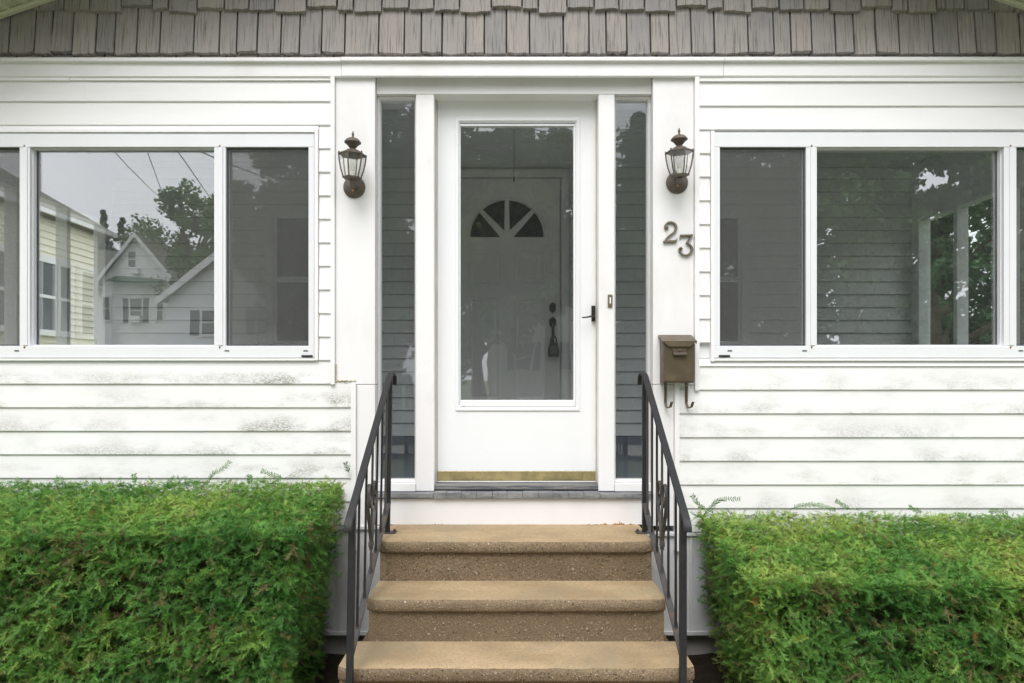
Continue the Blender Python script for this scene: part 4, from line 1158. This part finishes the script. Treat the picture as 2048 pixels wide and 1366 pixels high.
def hedge(x0, x1, y0, y1, z0, zb, zf, end, taper, seed, label):
    """x0..x1 long, y0 front, y1 at the wall; top zb at the wall, zf in front; end: which end faces the steps (+1 right, -1 left)"""
    root = tag(empty('yew_hedge', loc=((x0 + x1) / 2, (y0 + y1) / 2, 0.0)), label, 'hedge', 'clipped yew hedges beside the steps')
    cx_, cy_ = (x0 + x1) / 2, (y0 + y1) / 2
    r = np.random.default_rng(seed)
    rad = 0.035
    zt = 1.0
    areas = [('top', (x1 - x0) * (y1 - y0), 9500), ('front', (x1 - x0) * (zf - z0), 4300), ('end', (y1 - y0) * (zf - z0), 5200)]
    lump = lumps(seed, 9.0); lump2 = lumps(seed + 1, 26.0); hue = lumps(seed + 2, 4.5); hue2 = lumps(seed + 5, 15.0); hue3 = lumps(seed + 8, 10.0)
    chunks = []
    def warp(p):           # unit-height box -> tilted top, tapered end
        q = p.copy()
        fy = (p[:, 1] - y0) / (y1 - y0)
        top = zf + (zb - zf) * fy + 0.012 * lump(np.stack([p[:, 0], p[:, 1], 0 * fy], 1) * 0.5)
        q[:, 2] = z0 + (top - z0) * p[:, 2]
        xe = x1 if end > 0 else x0
        near = np.clip(1 - np.abs(p[:, 0] - xe) / 0.5, 0, 1)
        q[:, 0] -= end * taper * (1 - p[:, 2]) * near
        return q
    for nm, ar, dens in areas:
        for layer, (frac, dep) in enumerate(((1.0, 0.0), (0.5, 0.04), (0.35, 0.085))):
            n = int(ar * dens * frac)
            u, v_ = r.random(n), r.random(n)
            if nm == 'top':
                p = np.stack([x0 + (x1 - x0) * u, y0 + (y1 - y0) * v_, np.ones(n)], 1); nr = np.tile([0, 0, 1.0], (n, 1))
            elif nm == 'front':
                p = np.stack([x0 + (x1 - x0) * u, np.full(n, y0), v_], 1); nr = np.tile([0, -1.0, 0], (n, 1))
            else:
                p = np.stack([np.full(n, x1 if end > 0 else x0), y0 + (y1 - y0) * u, v_], 1); nr = np.tile([float(end), 0, 0], (n, 1))
            # rounded edges
            H = zf - z0
            lo = np.array([x0 + rad if end < 0 else x0, y0 + rad, 0]); hi = np.array([x1 - rad if end > 0 else x1, y1, 1 - rad / H])
            q = np.minimum(np.maximum(p, lo), hi)
            dv = (p - q) * np.array([1, 1, H]); ln = np.linalg.norm(dv, axis=1, keepdims=True)
            nr2 = np.where(ln > 1e-6, dv / (ln + 1e-9), nr)
            p = q + nr2 * rad * np.array([1, 1, 1 / H])
            p = warp(p); nr = nr2
            lp = lump(p); l2 = lump2(p)
            amp = 0.005 if nm == 'top' else 0.018
            keep = np.ones(n, bool)
            if nm != 'top': keep = (lp * 0.3 + l2 * 0.8 + r.normal(size=n) * 0.2) > (-0.5, -0.8, -9)[layer]
            if nm == 'front': pass
            p = p + nr * (amp * lp + 0.010 * l2 - dep - 0.022 + r.normal(size=n)[:, None].ravel() * 0.008)[:, None]
            p, nr, n = p[keep], nr[keep], int(keep.sum())
            if nm == 'top':
                d = r.normal(size=(n, 3)) * [1, 1, 0.2] + nr * 0.32
                nn = nr + r.normal(size=(n, 3)) * 0.35
            else:
                d = r.normal(size=(n, 3)) * 0.8 + nr * 0.28 + np.array([0, 0, -0.05])
                nn = nr * 0.8 + np.array([0, 0, 0.6]) + r.normal(size=(n, 3)) * 0.35
            M = frames(d, nn)
            sc = r.uniform(0.6, 1.3, n) * (0.58 if nm == 'top' else 0.7 if nm == 'end' else 0.88)
            hz_ = hue(p) * 0.75 + hue2(p) * 0.6 + r.normal(size=n) * 0.3
            k = np.clip(hz_ * 0.5 + (0.74 if nm == 'top' else 0.52), 0, 1)[:, None]  # paler needles on top: new growth, with skylight worked into the tint
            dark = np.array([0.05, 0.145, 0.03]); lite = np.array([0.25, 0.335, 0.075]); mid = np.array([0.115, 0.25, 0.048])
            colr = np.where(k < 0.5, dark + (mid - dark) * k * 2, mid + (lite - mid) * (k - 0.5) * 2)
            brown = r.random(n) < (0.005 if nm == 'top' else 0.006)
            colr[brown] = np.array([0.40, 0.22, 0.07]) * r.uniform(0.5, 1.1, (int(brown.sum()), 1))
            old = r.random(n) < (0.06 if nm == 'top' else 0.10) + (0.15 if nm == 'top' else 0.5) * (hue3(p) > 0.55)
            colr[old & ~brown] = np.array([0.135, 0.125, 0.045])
            colr *= r.uniform(0.85, 1.4, (n, 1)) * (1.25 if nm == 'top' else 1.12)  # top multiplied up further, overhead light put into its colour
            which = r.integers(0, len(SPR), n)
            for s_, (sv_, sf_) in enumerate(SPR):
                idx = np.where(which == s_)[0]
                if not len(idx): continue
                vv = np.einsum('nij,vj->nvi', M[idx], sv_) * sc[idx][:, None, None] + p[idx][:, None, :]
                fq = np.array(sf_)[None] + (np.arange(len(idx)) * len(sv_))[:, None, None]
                cc = np.repeat(colr[idx], len(sv_), 0)
                # young tips a little paler along each spray
                chunks.append((vv.reshape(-1, 3) - [cx_, cy_, 0], fq.reshape(-1, 3), cc))
    fo = merge('foliage', 'needle', chunks, root); fo['kind'] = 'stuff'
    # woody inside: trunk stubs and a mass of crossing branches
    ins = 0.10
    tw = MB()
    rr = random.Random(seed)
    for i in range(int((x1 - x0) * 170)):
        x = rr.uniform(x0 + ins, x1 - ins); y = rr.uniform(y0 + ins * 0.7, y1 - 0.05); z = rr.uniform(z0 + 0.04, zf - 0.13)
        d = Vector((rr.uniform(-1, 1), rr.uniform(-1, 0.3), rr.uniform(-0.3, 0.9))).normalized() * rr.uniform(0.1, 0.2)
        p0 = Vector((x - cx_, y - cy_, z))
        q1 = p0 + d
        q1.x = min(max(q1.x, x0 + 0.07 - cx_), x1 - 0.07 - cx_); q1.y = max(q1.y, y0 + 0.05 - cy_); q1.z = min(max(q1.z, 0.03), zf - 0.06)
        tw.tube([p0, (p0 + q1) / 2 + Vector((rr.uniform(-.01, .01), 0, rr.uniform(-.01, .01))), q1], [0.006, 0.005, 0.003], 5)
    b_ = tw.build('branches', 'twig', root); b_['kind'] = 'stuff'
    core = MB()  # solid dark box standing in for the shaded, twiggy hedge interior
    cv = [(x0 + 0.10 - cx_, y0 + 0.17 - cy_), (x1 - 0.10 - cx_, y1 - 0.05 - cy_)]
    tx = taper if True else 0
    a_, c_ = cv[0][0] + (tx if end < 0 else 0), cv[1][0] - (tx if end > 0 else 0)
    n0 = len(core.v); core.box(a_, c_, cv[0][1], cv[1][1], 0.08, zf - 0.115)
    core.v = [(q[0], q[1], q[2] + (zb - zf) * (0.9 if (q[2] > 0.2 and q[1] > 0) else 0.1 * (q[2] > 0.2))) for q in core.v]
    core.build('dark_core', 'twig', root)
    k = 0
    x = x0 + 0.25
    while x < x1 - 0.15:
        MB().tube([(x - cx_, -0.02, 0.0), (x - cx_ + 0.02, 0.0, 0.12), (x - cx_ - 0.01, 0.02, 0.3)], [0.03, 0.024, 0.02], 8).build('stem', 'bark', root, smooth=60)
        x += 0.55
    return root
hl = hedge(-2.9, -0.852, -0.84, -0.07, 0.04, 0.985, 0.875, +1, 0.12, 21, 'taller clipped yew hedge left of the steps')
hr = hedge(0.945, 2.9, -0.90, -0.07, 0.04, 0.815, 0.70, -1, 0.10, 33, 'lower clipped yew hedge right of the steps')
def sprig(root, pts, col, n=22, seed=0):
    r = random.Random(seed); pts = [np.array(p) for p in pts]
    pp = cr(pts, 8); m_v = []; m_f = []
    ox = np.array(root.location)
    pp = [p - ox for p in pp]
    tb = MB().tube(pp, [0.0022 - 0.0012 * i / len(pp) for i in range(len(pp))], 5)
    v = [np.array(q) for q in tb.v]; f = [q for q in tb.f if len(q) == 4]
    for i in range(n):
        t = 0.12 + 0.86 * i / n
        j = t * (len(pp) - 1); a = int(j); p = pp[a] + (pp[min(a + 1, len(pp) - 1)] - pp[a]) * (j - a)
        tg = pp[min(a + 1, len(pp) - 1)] - pp[max(a - 1, 0)]; tg = tg / np.linalg.norm(tg)
        sd_ = np.cross(tg, [0.1, -0.9, 0.35]); sd_ /= np.linalg.norm(sd_)
        for sg in (-1, 1):
            d = tg * r.uniform(0.4, 0.75) + sg * sd_ + np.array([r.uniform(-.25, .25) for _ in range(3)]); d /= np.linalg.norm(d)
            ln = r.uniform(0.014, 0.021); wv = np.cross(d, [0, -1, 0.3]); wv = wv / (np.linalg.norm(wv) + 1e-9) * 0.0024
            k = len(v); v += [p, p + d * ln * .45 + wv, p + d * ln, p + d * ln * .45 - wv]; f.append((k, k + 1, k + 2, k + 3))
    v = np.array(v); f = np.array(f)
    merge('sprig', 'needle', [(v, f, np.tile(np.array(col), (len(v), 1)))], root)
def at(px, py, Y): return (X(px, Y), Y, Z(py, Y))
GR, DG, YG, OR = (0.085, 0.19, 0.03), (0.06, 0.13, 0.03), (0.2, 0.29, 0.04), (0.42, 0.2, 0.05)
sprig(hl, [at(418, 965, -.12), at(425, 948, -.12), at(445, 938, -.11), at(461, 921, -.10)], GR, 16, 1)
sprig(hl, [at(565, 956, -.14), at(545, 950, -.13), at(522, 941, -.12)], GR, 16, 2)
sprig(hl, [at(500, 968, -.15), at(499, 950, -.14)], GR, 9, 3)
sprig(hl, [at(270, 966, -.15), at(268, 948, -.14)], GR, 9, 4)
sprig(hl, [at(698, 945, -.05), at(690, 925, -.05)], DG, 9, 5)
sprig(hl, [at(650, 1082, -.22), at(680, 1072, -.22), at(705, 1062, -.22)], DG, 18, 6)
sprig(hl, [at(640, 1135, -.4), at(662, 1140, -.4), at(684, 1152, -.4)], DG, 14, 7)
sprig(hr, [at(1405, 1032, -.15), at(1425, 1012, -.14), at(1442, 999, -.13), at(1482, 998, -.12)], DG, 26, 8)
sprig(hr, [at(1410, 1020, -.16), at(1396, 1008, -.16), at(1384, 990, -.16)], GR, 16, 9)
sprig(hr, [at(1580, 1018, -.14), at(1610, 1010, -.14), at(1640, 1011, -.13), at(1672, 1021, -.13)], GR, 28, 10)
sprig(hr, [at(1700, 1018, -.14), at(1685, 1010, -.14), at(1671, 1001, -.14)], GR, 12, 11)
sprig(hr, [at(1845, 1024, -.14), at(1830, 1020, -.14), at(1818, 1014, -.14)], GR, 12, 12)
sprig(hr, [at(1976, 1024, -.2), at(1995, 1022, -.2), at(2016, 1026, -.2)], GR, 14, 13)
sprig(hr, [at(1512, 1172, -.78), at(1518, 1190, -.84), at(1506, 1208, -.88)], OR, 14, 14)
sprig(hr, [at(1692, 1124, -.6), at(1684, 1108, -.6), at(1672, 1094, -.6)], YG, 14, 15)
sprig(hr, [at(1585, 1281, -.95), at(1600, 1278, -.97), at(1612, 1272, -.98)], YG, 12, 16)
sprig(hr, [at(1680, 1290, -.96), at(1700, 1282, -.98), at(1710, 1280, -.99)], GR, 14, 17)

# ================================================================== ACROSS THE STREET (seen as reflections in the panes)
def mir(px, py, D):                 # a point seen reflected in the panes: D metres along the mirrored line of sight
    return ((px - 1024) * D / F, -(D - DIST), EYE + (760 - py) * D / F)
def leaf_cards(centres, radii, per, size, tint, seed, flat=0.0):
    r = np.random.default_rng(seed)
    n = len(centres) * per
    c = np.repeat(np.array(centres), per, 0); rd = np.repeat(np.array(radii), per)[:, None]
    d = r.normal(size=(n, 3)); d /= np.linalg.norm(d, axis=1, keepdims=True)
    p = c + d * rd * (r.random((n, 1)) ** 0.5) * [1, 1, 0.8]
    t = r.normal(size=(n, 3)); nn = r.normal(size=(n, 3)) + [0, 0, 0.8]
    M = frames(t, nn)
    s = size * r.uniform(0.6, 1.4, n)
    base_ = np.array([[-0.5, 0, 0], [0, -0.3, 0.05], [0.5, 0, 0], [0, 0.3, 0.05]])
    v = np.einsum('nij,vj->nvi', M, base_) * s[:, None, None] + p[:, None, :]
    col = np.array(tint) * r.uniform(0.6, 1.4, (n, 1)) * np.repeat(r.uniform(0.75, 1.25, (len(centres), 1)), per, 0)
    return v.reshape(-1, 3), np.arange(n * 4).reshape(-1, 4), np.repeat(col, 4, 0)
def tree(x, y, h, spread, crown0, label, seed, tint=(0.09, 0.155, 0.055), per=120, nclump=60, size=0.28):
    r = random.Random(seed)
    t = tag(empty('leafy_tree', loc=(x, y, 0)), label, 'tree', 'trees across the street')
    trunk = MB(); h0 = h * 0.62
    pts = [(0, 0, -0.1), (r.uniform(-.1, .1), 0, h * .2), (r.uniform(-.25, .25), r.uniform(-.2, .2), h * .42), (r.uniform(-.4, .4), r.uniform(-.3, .3), h0)]
    rt = h * 0.022
    trunk.tube(pts, [rt * 1.3, rt, rt * .8, rt * .4], 9)
    cs, rs = [], []
    for i in range(nclump):
        u = r.random(); an = r.uniform(0, 6.28); zf = crown0 + (h - crown0) * (i + 0.5) / nclump
        k = (zf - crown0) / (h - crown0)
        rr_ = spread * math.sqrt(max(0.05, 1 - (2 * k - 0.85) ** 2 / 1.6)) * math.sqrt(r.uniform(0.1, 1)) * r.uniform(0.75, 1.15)
        cs.append((rr_ * math.cos(an), rr_ * math.sin(an), zf)); rs.append(r.uniform(0.5, 1.1) * spread * 0.27)
    for i in range(0, nclump, 4):
        zc0 = min(h0, max(h * 0.22, cs[i][2] - spread * 0.4)); b0 = Vector((0, 0, zc0)); e = Vector(cs[i])
        trunk.tube([b0, (b0 + e) / 2 + Vector((0, 0, 0.15)), e], [rt * .45, rt * .28, rt * .08], 6)
    trunk.build('trunk', 'bark', t, smooth=60)
    o = merge('crown', 'leaf', [leaf_cards(cs, rs, per, size, tint, seed)], t); o['kind'] = 'stuff'
    return t
def conifer(x, y, h, wd, label, seed, tint=(0.04, 0.075, 0.04)):
    r = random.Random(seed)
    t = tag(empty('conifer_tree', loc=(x, y, 0)), label, 'tree', 'conifers behind the far houses')
    MB().tube([(0, 0, -0.1), (0, 0, h * .5), (0, 0, h)], [h * .02, h * .012, 0.02], 8).build('trunk', 'bark', t, smooth=60)
    cs, rs = [], []
    for i in range(130):
        k = (i + 0.5) / 130; an = r.uniform(0, 6.28); zz_ = h * (0.1 + 0.9 * k); ra = wd * (1 - k) * math.sqrt(r.random())
        cs.append((ra * math.cos(an), ra * math.sin(an), zz_ - ra * 0.25)); rs.append(0.2 + 0.35 * wd * (1 - k) * 0.5)
    o = merge('crown', 'leaf', [leaf_cards(cs, rs, 80, 0.22, tint, seed)], t); o['kind'] = 'stuff'
    return t
TREES = [   # px, D, top py, spread, crown bottom, label
    (378, 46, 385, 3.6, 5.0, 'loose airy tree reflected above the roofs in the left window'),
    (500, 40, 398, 4.0, 3.0, 'round leafy tree reflected in the left window screen', ),
    (640, 23, 190, 2.4, 2.0, 'tall dark tree reflected at the right edge of the left window'),
    (780, 24, 110, 3.8, 1.6, 'tall dense tree reflected in the left sidelight'),
    (700, 28, 120, 3.2, 2.0, 'tall tree across the street between the left window and sidelight reflections'),
    (960, 25, 262, 3.0, 2.6, 'leafy tree whose top is reflected at the upper left of the door glass'),
    (1100, 27, 275, 2.5, 4.6, 'thin leafy tree reflected at the upper right of the door glass'),
    (1330, 23, 258, 2.4, 1.0, 'dense tree reflected in the right sidelight'),
    (1500, 25, 285, 2.8, 1.0, 'dark tree reflected in the right window screen'),
    (1690, 24, 250, 3.2, 1.0, 'broad dark tree reflected in the middle of the right window'),
    (1880, 26, 268, 3.2, 1.0, 'broad leafy tree reflected at the right of the right window'),
    (2080, 24, 240, 3.2, 1.0, 'leafy tree reflected past the right edge of the right window'),
    (2330, 25, 240, 3.4, 1.0, 'leafy tree across the street to the far right'),
    (1220, 60, 500, 6.5, 1.0, 'broad far tree behind the trees facing the door'),
    (560, 60, 470, 7.0, 1.0, 'broad far tree behind the grey house'),
]
for i, (px, D, py, sp, c0, lab) in enumerate(TREES):
    x, y, z = mir(px, py, D)
    tree(x, y, z, sp, c0, lab, 50 + i, nclump=80 if D > 35 else 150, per=150 if D > 35 else 120, size=0.3)
x, y, z = mir(1275, 225, 24); conifer(x, y, z, 0.9, 'slender conifer spire reflected in the right sidelight', 5)
x, y, z = mir(206, 420, 62); conifer(x, y, z, 4.6, 'taller dark conifer reflected behind the white house', 6)
x, y, z = mir(246, 436, 62); conifer(x, y, z, 5.2, 'shorter dark conifer reflected right of the taller one', 7)
# green growth beyond the right end of the porch
tree(6.9, 7.4, 7.5, 2.3, 0.2, 'green tree beyond the right end window of the porch', 91, (0.06, 0.125, 0.06), 330, 90, 0.13)
tree(9.6, 11.5, 9.5, 3.4, 0.3, 'larger green tree further behind the right side of the house', 92, (0.06, 0.12, 0.06), 160, 80, 0.2)

def far_window(par, fx, fz, w_, h_, face, shutters=False, dbl=True):
    """a window on a wall; face(u, d, z) maps along-wall, outward, height to local coordinates"""
    wn = empty('window', par)
    def bx(u0, u1, d0, d1, z0, z1, name, mat):
        c = [face(u, d, z) for u in (u0, u1) for d in (d0, d1) for z in (z0, z1)]
        lo = [min(q[i] for q in c) for i in range(3)]; hi = [max(q[i] for q in c) for i in range(3)]
        B(lo[0], hi[0], lo[1], hi[1], lo[2], hi[2]).build(name, mat, wn)
    b_ = 0.09
    bx(fx - w_ / 2, fx + w_ / 2, 0.002, 0.03, fz, fz + h_, 'pane', 'glass_far')
    bx(fx - w_ / 2 - b_, fx - w_ / 2, 0.002, 0.06, fz - b_, fz + h_ + b_, 'casing', 'far_trim'); bx(fx + w_ / 2, fx + w_ / 2 + b_, 0.002, 0.06, fz - b_, fz + h_ + b_, 'casing', 'far_trim')
    bx(fx - w_ / 2, fx + w_ / 2, 0.002, 0.062, fz + h_, fz + h_ + b_ * 1.3, 'head', 'far_trim'); bx(fx - w_ / 2, fx + w_ / 2, 0.002, 0.09, fz - b_, fz, 'sill', 'far_trim')
    if dbl: bx(fx - w_ / 2, fx + w_ / 2, 0.002, 0.05, fz + h_ / 2 - 0.025, fz + h_ / 2 + 0.025, 'meeting_rail', 'far_trim')
    if shutters:
        for s_ in (-1, 1):
            u = fx + s_ * (w_ / 2 + b_ + 0.18)
            bx(u - 0.17, u + 0.17, 0.002, 0.045, fz - 0.02, fz + h_ + 0.02, 'shutter', 'shutter')
def gable_block(par, cx_, hw, yf, yb_, z_e, z_r, wmat, rmat, ov=0.3):
    MB().extrude_y([(cx_ - hw, 0), (cx_ + hw, 0), (cx_ + hw, z_e), (cx_, z_r), (cx_ - hw, z_e)], yf, yb_).build('wall', wmat, par)
    k = (z_r - z_e) / hw
    for s_ in (-1, 1):
        xo = cx_ + s_ * (hw + ov)
        MB().extrude_y([(cx_, z_r + 0.02), (xo, z_e - k * ov + 0.02), (xo, z_e - k * ov + 0.2), (cx_, z_r + 0.2)], yb_ - ov, yf + ov).build('roof', rmat, par)
        MB().extrude_y([(cx_, z_r - 0.10), (xo, z_e - k * ov - 0.10), (xo, z_e - k * ov + 0.19), (cx_, z_r + 0.19)], yf + ov + 0.001, yf + ov + 0.05).build('rake_board', 'far_trim', par)
# white two-storey house with a front gable and green awning (faces +y, towards our house)
D = 42; ox, oy, _ = mir(275, 473, D)
hw_ = tag(empty('neighbor_house', loc=(ox, oy, 0)), 'white gabled house with green awning reflected in the left window', 'house')
zr = mir(275, 473, D)[2]
gable_block(hw_, 0, 2.2, 0, -6, zr - 2.6, zr, 'far_white', 'green_roof', 0.35)
k_ = D / F
MB().add([(-7, -1.2, zr - 3.0), (-1.5, -1.2, zr - 3.0), (-1.5, -4.2, zr - 0.05), (-7, -4.2, zr - 0.05), (-7, -1.2, zr - 3.2), (-1.5, -1.2, zr - 3.2), (-1.5, -4.2, zr - 0.3), (-7, -4.2, zr - 0.3)],
         [(0, 1, 2, 3), (7, 6, 5, 4), (0, 4, 5, 1), (1, 5, 6, 2), (2, 6, 7, 3), (3, 7, 4, 0)]).build('roof', 'green_roof', hw_)
B(-6.8, -1.8, -7, -1.6, 0, zr - 3.1).build('wall', 'far_white', hw_)
fc = lambda u, d, z: (u, d, z)
far_window(hw_, (265 - 275) * k_, EYE + (760 - 535) * k_, 0.45, 1.0, fc)
far_window(hw_, (272 - 275) * k_, EYE + (760 - 645) * k_, 0.7, 1.5, fc, True)
far_window(hw_, (320 - 275) * k_, EYE + (760 - 640) * k_, 0.35, 1.2, fc)
far_window(hw_, (213 - 275) * k_, EYE + (760 - 640) * k_, 0.4, 1.4, fc)
za = EYE + (760 - 560) * k_
MB().add([(-1.4, 0.0, za + .25), (1.6, 0.0, za + 0.05), (1.7, 1.0, za - 0.35), (-1.4, 1.0, za - 0.1), (-1.4, 0, za + .15), (1.6, 0, za - .05), (1.7, 1, za - .45), (-1.4, 1, za - .2)],
         [(0, 3, 2, 1), (4, 5, 6, 7), (0, 1, 5, 4), (1, 2, 6, 5), (2, 3, 7, 6), (3, 0, 4, 7)]).build('awning', 'green', hw_)
B(-0.35, 0.35, 0.05, 0.45, EYE + (760 - 645) * k_ - 0.02, EYE + (760 - 645) * k_ + 0.4).build('air_conditioner', 'far_trim', hw_, bevel=0.02)
B(-0.3, 0.25, 0.05, 0.4, EYE + (760 - 550) * k_, EYE + (760 - 550) * k_ + 0.35).build('air_conditioner', 'far_trim', hw_, bevel=0.02)
# nearer grey house with a shuttered window
D = 25; ox, oy, _ = mir(470, 488, D); zr = mir(470, 488, D)[2]
hg = tag(empty('neighbor_house', loc=(ox, oy, 0)), 'grey clapboard gabled house reflected at the right of the left window', 'house')
gable_block(hg, 0, 2.5, 0, -7, zr - 1.95, zr, 'far_grey', 'green_roof', 0.25)
k_ = D / F
far_window(hg, (418 - 470) * k_, EYE + (760 - 668) * k_, 0.55, 0.85, fc, True)
far_window(hg, (530 - 470) * k_, EYE + (760 - 668) * k_, 0.55, 0.85, fc, True)
# pale house across, seen between the trees in the door glass
D = 33; ox, oy, _ = mir(1085, 470, D); zr = mir(1085, 455, D)[2]
hp = tag(empty('neighbor_house', loc=(ox, oy, 0)), 'pale gabled house reflected low in the door glass between trees', 'house')
gable_block(hp, 0, 2.6, 0, -8, zr - 1.9, zr, 'far_white', 'green_roof', 0.3)
far_window(hp, -0.9, 2.0, 0.8, 1.3, fc, True); far_window(hp, 1.0, 2.0, 0.8, 1.3, fc, True); far_window(hp, 0.0, 4.6, 0.7, 1.1, fc)

# yellow neighbour, its side wall seen through the left end window of the porch
hy = tag(empty('neighbor_house', loc=(-7.5, 0.0, 0)), 'cream yellow clapboard house seen at the far left of the left window', 'house')
YW = (-8.7, 9.5)
B(-7, -0.05, YW[0], YW[1], 0, 4.2).build('wall', 'yellow', hy)
bm_ = MB().add([(0, YW[0], 0.0), (0, YW[1], 0.0), (-0.02, YW[1], 0.112), (-0.02, YW[0], 0.112), (-0.049, YW[0], 0), (-0.049, YW[1], 0), (-0.049, YW[1], 0.112), (-0.049, YW[0], 0.112)],
              [(0, 1, 2, 3), (4, 7, 6, 5), (0, 4, 5, 1), (3, 2, 6, 7), (0, 3, 7, 4), (1, 5, 6, 2)]).mesh('siding_board', 'yellow')
for i in range(36):
    o = link('siding_board', bm_, hy); o.location = (0, 0, 0.2 + 0.112 * i)
fe = lambda u, d, z: (d, u, z)
for u, wd_ in ((-7.3, 0.26), (-7.72, 0.26), (-8.32, 0.34), (-2.2, 0.7), (2.6, 0.7), (6.4, 0.6), (7.4, 0.6)): far_window(hy, u, 2.3, wd_, 1.08, fe)
MB().extrude_y([(0.14, 4.12), (0.14, 4.22), (-3.5, 6.3), (-7.35, 4.22), (-7.35, 4.12)], YW[0] - 0.3, YW[1] + 0.3).build('roof', 'green_roof', hy)
B(0.142, 0.19, YW[0] - 0.3, YW[1] + 0.3, 4.13, 4.2).build('eave_board', 'far_trim', hy)

# utility poles and overhead cables
def pole(x, y, label):
    t = tag(empty('utility_pole', loc=(x, y, 0)), label, 'utility pole', 'utility poles along the street')
    MB().tube([(0, 0, -0.2), (0, 0, 5), (0, 0, 9.6)], [0.15, 0.13, 0.11], 12).build('pole', 'bark', t, smooth=60)
    B(-1.1, 1.1, -0.06, 0.06, 8.9, 9.02).build('crossarm', 'bark', t)
    for q in (-1.0, 0.0, 1.0): MB().lathe([(0.04, 9.02), (0.06, 9.06), (0.03, 9.14)], 10, (q, 0, 0)).build('insulator', 'far_trim', t, smooth=50)
    return t
pole(-26, -11.8, 'wooden utility pole at the kerb far to the left'); pole(24, -11.8, 'wooden utility pole at the kerb far to the right')
def cable(a, c, sag, label):
    pts = []
    for i in range(25):
        t = i / 24
        pts.append((a[0] + (c[0] - a[0]) * t, a[1] + (c[1] - a[1]) * t, a[2] + (c[2] - a[2]) * t - sag * 4 * t * (1 - t)))
    tag(MB().tube(pts, 0.012, 6).build('overhead_cable', 'black', smooth=60), label, 'cable', 'overhead cables')
cable((-26, -11.8, 8.0), (24, -11.8, 7.9), 0.72, 'sagging overhead cable, higher of the two along the street')
cable((-26, -11.8, 7.5), (24, -11.8, 7.5), 0.66, 'sagging overhead cable, lower of the two along the street')
cable(mir(200, 275, 14), mir(335, 405, 40), 0.1, 'leftmost cable reflected across the sky in the left window')
cable(mir(282, 275, 14), mir(333, 402, 40), 0.1, 'steep cable reflected second from left in the left window')
cable(mir(338, 280, 12), mir(470, 450, 45), 0.2, 'cable reflected third from left in the left window sky')
cable(mir(362, 285, 12), mir(600, 372, 30), 0.1, 'cable reflected across the top of the left window screen')
